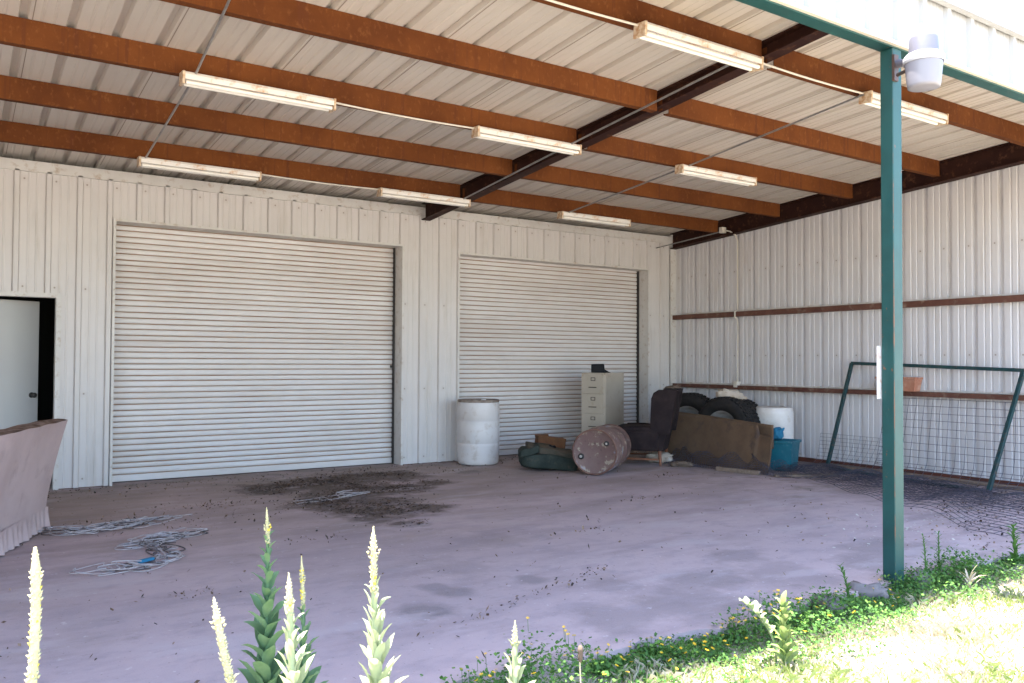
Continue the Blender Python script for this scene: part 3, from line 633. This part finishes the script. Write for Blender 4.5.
# ------------------------------------------------------------------ gate frame and wire
M_wire = mat('fence_wire', (.085, .088, .125), .45, (.13, .10, .10), 9, .7, metal=.5)
gt = thing('gate_frame', 'green square tube gate frame leaning on the right wall', 'gate', (9.42, 5.75, 0))
def P(x, y, z): return Vector((x-9.42, y-5.75, z))
gTL, gTR, gBL, gBR = P(WX-.12, 6.745, 1.395), P(WX-.12, 4.60, 1.325), P(9.52, 6.84, .03), P(9.18, 4.62, .03)
for a, b, nm in ((gTL, gTR, 'top_rail'), (gBL, gTL, 'side_rail'), (gBR, gTR, 'side_rail'), (gBL, gBR, 'bottom_rail')):
    if nm == 'bottom_rail': a = a.lerp(b, .02); b = b-(b-a)*.02
    q = MB(); q.tube([a, b], .029, 4, smooth=False); q.build(nm, M_gategreen, gt, bevel=.004)
def wire_sheet(name, label, fn, L_, Wd, dl, dw, r=.002, seed=0):
    q = MB(); nl, nw = int(L_/dl), int(Wd/dw); rr = random.Random(seed)
    for i in range(nl+1):
        q.tube([fn(i/nl, j/12) for j in range(13)], r, 3, cap=False)
    for j in range(nw+1):
        q.tube([fn(i/(nl), j/nw) for i in range(nl+1)], r, 3, cap=False)
    return tag(q.build(name, M_wire), label, 'fencing')
def quad(p, a, b, c, d):
    def f(u, v): return Vector(a).lerp(Vector(b), u).lerp(Vector(d).lerp(Vector(c), u), v)
    return f
def spread(A_, B_, C_, D_, amp, s_):
    base = quad(0, A_, B_, C_, D_)
    return lambda u, v: base(u, v)+Vector((.03*math.sin(u*19+v*4+s_), .03*math.sin(u*13+v*9+s_), .012+amp*(.5+.5*math.sin(u*11+s_+v*2.5))*(.4+.6*math.sin(math.pi*v))+amp*.5*(.5+.5*math.sin(u*27+v*7+s_))))
import bisect
WP = [(9.935, .96), (9.90, .70), (9.84, .42), (9.76, .17), (9.62, .05), (9.35, .035), (9.0, .05), (8.62, .03)]
def hang(y0, y1, amp, sd, zs=1.0):
    def f(u, v):
        k = v*(len(WP)-1); i = min(int(k), len(WP)-2); t_ = k-i; x = WP[i][0]*(1-t_)+WP[i+1][0]*t_; z = (WP[i][1]*(1-t_)+WP[i+1][1]*t_)*zs
        return Vector((x-amp*(.5+.5*math.sin(u*7+sd+v*3))*(.3+v)-max(0, v-.5)*.5*u*math.sin(u*2), y0+(y1-y0)*u+.03*math.sin(v*5+u*4+sd)-.35*max(0, v-.55), max(.008, z+.02*math.sin(u*17+v*6+sd)*(v > .5))))
    return f
wire_sheet('wire_fencing', 'welded wire fencing hung from the girt behind the gate frame and trailing on the floor', hang(6.25, 3.3, .03, 0), 2.95, 2.1, .105, .1, .0031, 7)
wire_sheet('wire_fencing', 'low strip of wire fencing slumped between the blue bin and the post', hang(7.2, 6.2, .05, 2, .45), 1.0, 1.6, .09, .09, .0022, 9)
wire_sheet('wire_fencing', 'tangled welded wire fencing spread on the floor along the right wall, nearest the grass', spread((8.75, 7.0, 0), (6.85, 3.32, 0), (8.9, 3.22, 0), (9.62, 6.9, 0), .08, 0), 4.0, 1.3, .12, .07, .0027, 1)
wire_sheet('wire_fencing', 'flattened wire fencing heap at the foot of the gate frame', spread((8.9, 7.3, 0), (7.9, 4.2, 0), (8.95, 3.7, 0), (9.55, 6.7, 0), .10, 2.1), 3.6, .95, .09, .065, .0026, 2)
_j = np.random.default_rng(9).uniform(-1, 1, (60, 3)); _j = np.cumsum(_j, 0); _j = (_j-np.linspace(0, 1, 60)[:, None]*_j[-1])/6
def crumple(u, v):
    a_ = _j[int(u*59)]; y = 8.55-2.0*u; x = 8.05+.30*u+(.42-.30*u)*v+.05*a_[0]
    return Vector((x+.05*v*math.sin(u*23), y+.06*a_[1]*v+.05*math.sin(v*7+u*9), max(.008, .02+.16*v**1.5*(1+.7*a_[2])+.03*math.sin(u*31+v*5)*v)))
wire_sheet('wire_fencing', 'crumpled loose end of wire fencing lying in front of the brown board', crumple, 2.0, .5, .04, .05, .003, 3)

# timber and scraps at the foot of the junk pile
M_timber = mat('weathered_timber', (.26, .19, .14), .85, (.16, .11, .08), 8, .8, stretch=(1, 4, 4), bump=.3)
def plank(label, a, b, w_, h_, m=M_timber):
    a, b = Vector(a), Vector(b); d = (b-a); q = MB(); z = Vector((0, 0, 1)); s_ = d.cross(z).normalized()*w_/2
    q.hexa([a-s_, a+s_, b+s_, b-s_, a-s_+z*h_, a+s_+z*h_, b+s_+z*h_, b-s_+z*h_]); o = q.build('plank', m, bevel=.003); return tag(o, label, 'plank')
plank('pale grey plank lying in front of the blue bin', (8.35, 6.74, .002), (9.05, 6.35, .002), .09, .03)
plank('short brown plank under the wire in front of the board', (8.22, 7.55, .002), (8.33, 6.95, .002), .05, .05)
plank('long weathered plank along the wall foot behind the gate', (9.86, 7.1, .002), (9.80, 3.4, .002), .12, .035)
lumpy('rag_heap', 'dusty tan rag heap at the left end of the brown board', 'rag', (8.18, 8.56, 0), (.22, .34, .13), M_sack, 12, .3)
lumpy('rag_heap', 'small grey-brown rag heap in front of the armchair side', 'rag', (8.12, 8.08, 0), (.16, .3, .06), M_brown, 14, .9)

# ------------------------------------------------------------------ cables, litter, debris on the floor
M_cable = mat('dirty_white_cable', (.47, .42, .42), .6, (.28, .24, .23), 20, .8)
M_cabled = mat('dark_cable', (.10, .08, .075), .7)
def cable_heap(label, path, spread_, n_, seed, r=.006):
    rr = random.Random(seed); root = thing('cable_heap', label, 'cables', (path[0][0], path[0][1], 0)); P0 = Vector((path[0][0], path[0][1], 0))
    pth = [Vector((x, y, 0)) for x, y in path]; tot = len(pth)-1
    for nm, m, nn in (('pale_cable', M_cable, n_), ('dark_cable', M_cabled, n_//3)):
        q = MB()
        for k in range(nn):
            u = rr.uniform(.02, .98)*tot; j = min(int(u), tot-1); c_ = pth[j].lerp(pth[j+1], u-j)-P0; d = (pth[j+1]-pth[j]).normalized(); e_ = Vector((-d.y, d.x, 0))
            la = spread_*rr.uniform(.5, 1.7); lb = spread_*rr.uniform(.3, 1.0); ph0 = rr.uniform(0, 6.3); turns = rr.uniform(.6, 1.7)*6.28; pts = []; p1, p2 = rr.uniform(0, 6), rr.uniform(0, 6); f1 = rr.uniform(2, 4)
            for i in range(60):
                a_ = turns*i/59+ph0; g_ = 1+.25*math.sin(a_*f1*.5+p1)
                p = c_+d*(la*math.cos(a_)*g_+.05*math.sin(a_*f1+p2))+e_*(lb*math.sin(a_)*g_+.03*math.cos(a_*f1+p1)); p.z = r+.003+.016*(1+math.sin(a_*1.7+p2))*rr.uniform(.9, 1)*(k % 3 > 0); pts.append(p)
            q.tube(pts, r*rr.uniform(.6, 1.1), 5)
        q.build(nm, m, root)
    return root
cable_heap('tangle of dirty white cable on the floor by the sofa end', [(.62, 7.70), (.95, 7.55), (1.30, 7.68), (1.62, 7.8)], .15, 17, 3, .0042)
cable_heap('larger tangle of white cable on the floor in front of the left roll-up door', [(.74, 6.12), (1.0, 6.08), (1.28, 6.25), (1.30, 6.55), (1.22, 6.85), (1.45, 6.97), (1.78, 7.05)], .13, 22, 8, .0042)
cable_heap('few pale strands lying in the leaf litter', [(2.75, 8.0), (3.1, 8.05), (3.5, 8.15), (3.9, 8.3)], .16, 4, 21, .004)
q = MB(); q.obox((1.12, 6.20, .02), (.12, .035, .02), Matrix.Rotation(.5, 3, 'Z')); tag(q.build('blue_strip', M_bluec, bevel=.004), 'small blue plastic strip among the white cables', 'strip')

def flakes(name, pts, smin, smax, zmax, mats, label, cat, seed, flat=.5, quad_=True):
    r = np.random.default_rng(seed); n_ = len(pts); s_ = r.uniform(smin, smax, n_); a_ = r.uniform(0, 6.28, n_)
    tx = r.normal(0, flat, n_); ty = r.normal(0, flat, n_); asp = r.uniform(.35, 1, n_)
    u = np.stack([np.cos(a_), np.sin(a_), tx], 1)*s_[:, None]; v = np.stack([-np.sin(a_), np.cos(a_), ty], 1)*(s_*asp)[:, None]
    c = np.array(pts, float); c[:, 2] += r.uniform(.003, zmax, n_)+np.abs(tx)*s_+np.abs(ty)*s_*asp
    V = np.stack([c-u, c-v*.9, c+u, c+v], 1).reshape(-1, 3)
    me = bpy.data.meshes.new(name); me.from_pydata(V.tolist(), [], [(4*i, 4*i+1, 4*i+2, 4*i+3) for i in range(n_)])
    for m in mats: me.materials.append(m)
    me.polygons.foreach_set('material_index', r.integers(0, len(mats), n_)); me.update()
    o = bpy.data.objects.new(name, me); COL.objects.link(o); o['kind'] = 'stuff'; o['label'] = label; o['category'] = cat; return o
M_l1 = mat('dead_leaf', (.12, .07, .04), .9, (.07, .04, .025), 9); M_l2 = mat('dead_leaf_pale', (.24, .155, .10), .9); M_l3 = mat('dead_leaf_dark', (.05, .032, .024), .9)
pts = []
for x, y, r in LITTER:
    n_ = int(900*r*r/.25*.8); a_ = rng.uniform(0, 6.28, n_); d = r*np.sqrt(rng.uniform(0, 1, n_))*rng.uniform(.5, 1.25, n_)
    pts += [(x+dd*math.cos(aa)*1.15, y+dd*math.sin(aa), 0) for aa, dd in zip(a_, d)]
pts = [p for p in pts if math.sin(p[0]*5.1+p[1]*3)+math.sin(p[1]*6.3-p[0]*2)+rng.uniform(-1, 1) > -.7 and p[1] < 10.1]
flakes('leaf_litter', pts, .006, .019, .006, [M_l1, M_l1, M_l3, M_l3], 'patch of brown leaf litter on the slab in front of the roll-up doors', 'leaf litter', 1, .16)
pts = [(rng.uniform(-3, 9.8), 10.12-abs(rng.normal(0, .45)), 0) for _ in range(1300)]+[(9.95-abs(rng.normal(0, .5)), rng.uniform(3.3, 10), 0) for _ in range(700)]+[(rng.uniform(.2, 9), rng.uniform(3.3, 10), 0) for _ in range(700)]+[(rng.normal(1.5, .8), rng.normal(7.7, .25), 0) for _ in range(250)]+[(rng.normal(2.1, .3), rng.normal(8.3, .12), 0) for _ in range(160)]+[(2.0+1.7*q_+rng.normal(0, .06), 3.78+.62*q_+rng.normal(0, .05), 0) for q_ in rng.random(110)]+[(rng.normal(cx_, .12), rng.normal(cy_, .07), 0) for cx_, cy_ in ((6.4, 8.7), (5.3, 9.2), (7.2, 7.5), (1.2, 5.2), (4.4, 5.4), (2.4, 6.3), (5.9, 6.4)) for _ in range(28)]
flakes('floor_debris', [p for p in pts if p[1] < 10.12 and p[0] < 9.98], .004, .014, .006, [M_l1, M_l3, M_l2], 'scattered crumbs and dead leaves over the slab', 'debris', 2)
pts = [(rng.normal(6.7, .5), rng.normal(3.95, .3), 0) for _ in range(200)]+[(rng.normal(7.6, .5), rng.normal(4.3, .3), 0) for _ in range(120)]
M_shard = mat('pale_chip', (.55, .5, .45), .8)
flakes('paint_chips', pts, .006, .016, .006, [M_shard, M_shard, M_l2], 'pale chips scattered on the slab beside the wire fencing', 'chips', 3, .3)
pts = [(rng.uniform(6.2, 9), rng.uniform(3.2, 4.6), 0) for _ in range(900)]
flakes('leaf_drift', [p for p in pts if p[1]-3.1 < (p[0]-6.1)*.75], .005, .016, .012, [M_l1, M_l3, M_l3, M_l2], 'dark leaf drift under the wire fencing near the grass', 'leaf litter', 5)
def rock(loc, size, label, seed, m):
    o = lumpy('concrete_lump', label, 'concrete lump', loc, size, m, seed, seed*.7, crum=.35, n=12); return o
M_lump = mat('broken_concrete', (.19, .165, .16), .9, (.12, .105, .10), 6, .8, bump=.5, bscale=30)
rock((4.72, 3.12, -.08), (.24, .13, .10), 'broken pale concrete lump left of the green post foot', 3, M_lump)
rock((5.30, 3.10, -.08), (.2, .13, .11), 'broken pale concrete lump right of the green post foot', 5, M_lump)
rock((4.25, 3.06, -.06), (.22, .12, .09), 'small concrete lump at the slab edge among the weeds', 6, M_lump)

# ------------------------------------------------------------------ plants outside
def leafmat(name, c1, c2, tr=.35): return mat(name, c1, .65, c2, 14, .9, trans=tr, spec=.25)
M_ml = leafmat('mullein_leaf', (.40, .46, .27), (.47, .52, .34)); M_mlshade = leafmat('shaded_mullein_leaf', (.15, .27, .13), (.21, .33, .18), .4)  # second leaf is the same mullein with shade put into its colour
M_ms = mat('mullein_bud', (.52, .47, .29), .8, (.42, .41, .22), 60, 1, spec=.2); M_mf = mat('mullein_flower', (.72, .56, .06), .7)
def leaf(q, base, out, L_, Wd, rise, droop, m=0, nl=6, curl=.2, twist=0):
    out = Vector(out).normalized(); side0 = out.cross(Vector((0, 0, 1))).normalized(); vs_ = []; c = Vector(base); wv = random.uniform(0, 6)
    for i in range(nl+1):
        t_ = i/nl; w_ = Wd*(math.sin(math.pi*min(1, t_*.93+.07))**.7)*(1-.25*t_); e_ = rise-curl*t_*t_-droop*t_
        d = out*math.cos(e_)+Vector((0, 0, math.sin(e_))); nrm = side0.cross(d)
        if i: c = c+d*(L_/nl)
        tw = twist*t_+.12*math.sin(wv+t_*7); sd = side0*math.cos(tw)+nrm*math.sin(tw); fold = -nrm*(.22*w_)
        vs_ += [c-sd*w_/2-fold*(1+.3*math.sin(wv*2+t_*11)), c.copy(), c+sd*w_/2-fold*(1+.3*math.sin(wv*3+t_*9))]
    q.add(vs_, [(3*i+j, 3*i+j+1, 3*i+j+4, 3*i+j+3) for i in range(nl) for j in range(2)], m, True)
def mullein(base, tip, label, spike, leafL, leafW, thick, lm, seed, leaf_to=.9, flowers=0, bud=.013, tight=1.0, rise=1.05, bump=1):
    rr = random.Random(seed); base, tip = Vector(base), Vector(tip); H = (tip-base)
    root = thing('mullein', label, 'mullein plant', base, group='mullein stalks along the front')
    bend = Vector((rr.uniform(-.02, .02), rr.uniform(-.015, .015), 0))
    ax = lambda t_: H*t_+bend*math.sin(math.pi*t_*1.6)*H.length
    t0 = 1-spike/H.length; q = MB(); q.tube([ax(t0*1.02*i/14) for i in range(15)], [thick*(1.1-.45*i/14) for i in range(15)], 8); q.build('stem', lm, root)
    q = MB(); n_ = int(leaf_to*H.length/.0085/tight); tmax = leaf_to
    for k in range(n_):
        t_ = .02+(tmax-.02)*k/n_; a_ = k*2.399+rr.uniform(-.3, .3); s_ = (1-t_/tmax); s_ = .16+.84*min(1, s_*1.35)
        leaf(q, ax(t_)+Vector((math.cos(a_), math.sin(a_), 0))*thick*.6, (math.cos(a_), math.sin(a_), 0), leafL*s_*rr.uniform(.75, 1.1), leafW*s_*rr.uniform(.75, 1.15), min(1.42, rise*rr.uniform(.86, 1.08)), rr.uniform(-.05, .25), 0, 7, rr.uniform(.1, .75), rr.uniform(-.5, .5))
    q.build('foliage', lm, root)
    q = MB(); t0 = 1-spike/H.length; n_ = int(spike/.0021)
    for k in range(n_):
        u = k/n_; t_ = t0+(1-t0)*u; a_ = k*2.399; dt = (1-u)*spike; wv = .78+.22*math.sin(u*spike*130+seed*2+rr.uniform(-.5, .5)); tp = min(1, dt/.06)**.75; rad = thick*(.62*tp*wv+bump*.55*math.exp(-((dt-.075)/.014)**2))
        p = ax(t_)+Vector((math.cos(a_), math.sin(a_), .15))*rad; s_ = bud*(.95-.35*u)*(.45+.55*tp)*rr.uniform(.7, 1.15)
        m_ = 1 if rr.random() < flowers*(1 if .1 < u < .75 else .2) else 0
        if m_: s_ *= 1.15
        d = Vector((math.cos(a_), math.sin(a_), .75)).normalized()*s_; e1 = d.orthogonal().normalized()*s_*.55; e2 = d.cross(e1).normalized()*s_*.55
        q.add([p-d*.4, p+e1, p+e2, p-e1, p-e2, p+d], [(0, 2, 1), (0, 3, 2), (0, 4, 3), (0, 1, 4), (5, 1, 2), (5, 2, 3), (5, 3, 4), (5, 4, 1)], m_, True)
    q.tube([ax(t0+(1-t0)*i/10) for i in range(11)], [thick*.60*min(1, (1.03-i/10)*spike/.06)**.75 for i in range(11)], 8, 0)
    q.build('flower_spike', [M_ms, M_mf], root)
    return root
GZ = -.06
mullein((.185, 2.32, GZ), (.154, 2.30, .952), 'pale yellow mullein spike alone at the far left', .50, .20, .05, .0175, M_ml, 1, .50, .12, .012, 1.6, 1.2, .15)
mullein((.735, 2.27, GZ), (.597, 2.30, .772), 'leaning mullein with a bare crooked spike at the left of the clump', .25, .15, .05, .0150, M_ml, 2, .74, .05, .0125, 1.7, 1.25, .8)
mullein((.965, 2.97, GZ), (.918, 2.95, .880), 'tall dark green leafy mullein standing in shade', .13, .19, .080, .0085, M_mlshade, 3, .90, .15, .0105, 1.75, 1.12, 1.2)
mullein((1.085, 2.93, GZ), (1.052, 2.95, .690), 'slim mullein behind the clump with yellow flowers at its tip', .19, .16, .062, .0080, M_mlshade, 4, .78, .3, .010, 1.8, 1.15, 1.3)
mullein((.82, 2.28, GZ), (.790, 2.30, .808), 'bright leafy mullein in front of the dark green one', .12, .20, .066, .0140, M_ml, 5, .90, .03, .0105, 1.8, 1.28, .2)
mullein((1.065, 2.31, GZ), (1.050, 2.30, .910), 'tallest sunlit mullein, right of the clump, with a long narrow spike', .20, .21, .072, .0135, M_ml, 6, .84, .03, .0115, 1.75, 1.28, 1.3)
mullein((1.565, 2.32, GZ), (1.551, 2.30, .545), 'short white-green mullein nearest the middle of the picture', .085, .17, .062, .0135, M_ml, 7, .90, .0, .010, 1.7, 1.28, .2)

# young leafy plants in the lawn
M_yl = leafmat('young_leaf', (.24, .33, .10), (.34, .40, .18))
def bushy(base, h, n_, L_, Wd, label, name, seed, m, lean=(0, 0), low=.1):
    rr = random.Random(seed); root = thing(name, label, 'plant', base); ax = lambda t_: Vector((lean[0]*t_*t_, lean[1]*t_*t_, h*t_))
    q = MB(); q.tube([ax(i/8) for i in range(9)], [.006*(1-.6*i/8) for i in range(9)], 6); q.build('stem', m, root)
    q = MB()
    for k in range(n_):
        t_ = low+(1-low)*k/n_; a_ = k*2.4+rr.uniform(-.4, .4); s_ = rr.uniform(.7, 1.1)*(1-.35*t_)
        leaf(q, ax(t_), (math.cos(a_), math.sin(a_), 0), L_*s_, Wd*s_, rr.uniform(.7, 1.3), rr.uniform(0, .3), 0, 6, rr.uniform(.1, .8), rr.uniform(-.5, .5))
    q.build('foliage', m, root); return root
bushy((3.27, 2.58, GZ), .33, 30, .12, .052, 'sunlit leafy young plant in the lawn edge', 'leafy_weed', 3, M_yl, (.02, .03))
M_pod = leafmat('round_pale_leaf', (.34, .42, .22), (.42, .48, .3), .4)
bushy((3.37, 2.71, GZ), .34, 13, .075, .062, 'pale round-leaved weed leaning beside the sunlit young plant', 'round_leaved_weed', 4, M_pod, (-.26, .0), .42)
M_straw = mat('straw', (.52, .45, .33), .9, (.4, .32, .22), 10)
bushy((5.40, 2.84, GZ), .10, 14, .16, .018, 'pale dried-up weed at the right edge of the weeds', 'dry_weed', 5, M_straw, (.0, .0), .0)
sk = thing('dead_stalk', 'brown dead seed stalk standing in the flowers', 'stalk', (2.19, 2.76, GZ))
q = MB(); q.tube([(0, 0, 0), (.004, .002, .12), (-.006, 0, .262)], [.004, .0035, .003], 6); q.build('stem', M_straw, sk)
q = MB(); q.lathe([(0, .205), (.008, .215), (.012, .235), (.010, .25), (.013, .258), (.008, .275), (0, .28)], 12, jit=lambda a_, z: .002*math.sin(a_*4+z*300)); q.build('seed_head', M_brown, sk)
M_weed = leafmat('weed_leaf', (.085, .19, .04), (.12, .25, .06), .3)
bushy((5.62, 3.16, GZ), .30, 30, .06, .014, 'wispy green weed right of the green post', 'wispy_weed', 6, M_weed, (.03, .02), .1)
bushy((5.36, 3.10, GZ), .34, 26, .05, .012, 'tall thin wispy weed just right of the post foot', 'wispy_weed', 7, M_weed, (-.04, .0), .2)
bushy((4.52, 3.10, GZ), .24, 24, .06, .02, 'leafy weed growing at the slab edge left of the post', 'wispy_weed', 8, M_weed, (-.06, .02), .1)
bushy((6.28, 2.98, GZ), .30, 40, .09, .03, 'bushy weed at the right frame edge', 'wispy_weed', 9, M_weed, (.02, .02), .05)

# weeds, flowers and lawn
def weed_edge(x): return 3.07-.05*math.sin(x*2.1)
def leafcloud(name, pts, smin, smax, mats, label, cat, seed, up_=.5):
    r = np.random.default_rng(seed); c = np.array(pts); n_ = len(c); s_ = r.uniform(smin, smax, n_); a_ = r.uniform(0, 6.28, n_); el = r.uniform(-.3, 1.1, n_)
    u = np.stack([np.cos(a_)*np.cos(el), np.sin(a_)*np.cos(el), np.sin(el)], 1)*s_[:, None]; v = np.stack([-np.sin(a_), np.cos(a_), r.normal(0, .3, n_)], 1)*(s_*.42)[:, None]
    V = np.stack([c, c+u*.5-v, c+u, c+u*.5+v], 1).reshape(-1, 3)
    me = bpy.data.meshes.new(name); me.from_pydata(V.tolist(), [], [(4*i, 4*i+1, 4*i+2, 4*i+3) for i in range(n_)])
    for m in mats: me.materials.append(m)
    me.polygons.foreach_set('material_index', r.integers(0, len(mats), n_)); me.update()
    o = bpy.data.objects.new(name, me); COL.objects.link(o); o['kind'] = 'stuff'; o['label'] = label; o['category'] = cat; return o
M_w2 = leafmat('weed_leaf_dark', (.06, .15, .035), (.085, .19, .045), .3); M_w3 = leafmat('weed_leaf_light', (.12, .25, .045), (.18, .30, .07), .35)
pts = []; tops = []
for _ in range(1350):
    x = rng.uniform(1.7, 9.5); w_ = .34 if x < 5.4 else .28; y = weed_edge(x)+.05-abs(rng.normal(0, w_*.6)); 
    if x < 2.4 and rng.random() < .3: continue
    h = rng.uniform(.05, .17)*(1-.5*max(0, (2.8-y))) *(.7+.45*math.sin(x*3.7)+.3*math.sin(x*9.1)); h = max(.03, h)
    for k in range(int(rng.integers(16, 44))):
        t_ = rng.random()**.7; pts.append((x+rng.normal(0, .03+.03*t_), y+rng.normal(0, .03+.03*t_), GZ+h*t_))
    tops.append((x, y, GZ+h))
leafcloud('weeds', pts, .009, .026, [M_weed, M_w2, M_w2, M_w3], 'low green weeds growing along the slab edge', 'weeds', 31)
fl = MB(); M_fl = mat('yellow_petal', (.80, .48, .01), .6)
cand = [t_ for t_ in tops if t_[0] < 4.9]; random.shuffle(cand)
for (x, y, z) in cand[:170]:
    if x > 3.8 and random.random() < .75: continue
    z += random.uniform(.015, .06); r = random.uniform(.008, .013); M = Matrix.Translation((x, y, z))@Matrix.Rotation(random.uniform(-.6, .6), 4, 'X')@Matrix.Rotation(random.uniform(-.5, .5), 4, 'Y')
    for k in range(6):
        a_ = k*math.pi/3; p0 = Vector((0, 0, 0)); p1 = Vector((math.cos(a_-.4)*r*.7, math.sin(a_-.4)*r*.7, .003)); p2 = Vector((math.cos(a_)*r, math.sin(a_)*r, .002)); p3 = Vector((math.cos(a_+.4)*r*.7, math.sin(a_+.4)*r*.7, .003)); fl.add([M@p for p in (p0, p1, p2, p3)], [(0, 1, 2, 3)])
    fl.tube([(x, y, z-.001), (x+.004, y, z-.06)], .0012, 3, 1, False)
o = fl.build('yellow_flowers', [M_fl, M_weed]); o['kind'] = 'stuff'; o['label'] = 'small yellow flowers scattered over the weeds'; o['category'] = 'flowers'

M_g1 = leafmat('dry_grass', (.52, .48, .37), (.57, .52, .43), .3); M_g2 = leafmat('green_grass', (.30, .38, .12), (.40, .44, .19), .3); M_g3 = leafmat('straw_grass', (.58, .52, .38), (.5, .44, .3), .3)
n_ = 60000; gx = rng.uniform(-1.5, 9, n_); gy = 3.0-1.6*rng.random(n_)**1.0
gy = np.where(rng.random(n_) < .25, rng.uniform(.2, 1.6, n_), gy); keep = gy < 2.95-.04*np.sin(gx*4); gx, gy = gx[keep], gy[keep]; n_ = len(gx)
hh = rng.uniform(.015, .055, n_)*(1+.5*np.sin(gx*5.3)*np.sin(gy*7.1)); a_ = rng.uniform(0, 6.28, n_); ln = rng.uniform(.2, 1.3, n_)
bx_, by_ = np.cos(a_), np.sin(a_); w_ = rng.uniform(.0018, .004, n_)
z0 = np.full(n_, GZ)
V = np.stack([np.stack([gx-by_*w_, gy+bx_*w_, z0], 1), np.stack([gx+by_*w_, gy-bx_*w_, z0], 1), np.stack([gx+bx_*hh*ln*.45+by_*w_*.7, gy+by_*hh*ln*.45-bx_*w_*.7, z0+hh*.7], 1), np.stack([gx+bx_*hh*ln, gy+by_*hh*ln, z0+hh*(1-.25*ln*.5)], 1), np.stack([gx+bx_*hh*ln*.45-by_*w_*.7, gy+by_*hh*ln*.45+bx_*w_*.7, z0+hh*.7], 1)], 1).reshape(-1, 3)
me = bpy.data.meshes.new('lawn_grass'); me.from_pydata(V.tolist(), [], [(5*i, 5*i+1, 5*i+2, 5*i+3, 5*i+4) for i in range(n_)])
for m in (M_g1, M_g2, M_g3): me.materials.append(m)
patch = np.sin(gx*3.1+1)*np.sin(gy*4.3)+rng.normal(0, .7, n_)
me.polygons.foreach_set('material_index', np.where(patch > .35, 1, np.where(patch > -.4, 0, 2)).astype(np.int32)); me.update()
o = bpy.data.objects.new('lawn_grass', me); COL.objects.link(o); o['kind'] = 'stuff'; o['label'] = 'short dry sunlit lawn grass in front of the slab'; o['category'] = 'grass'
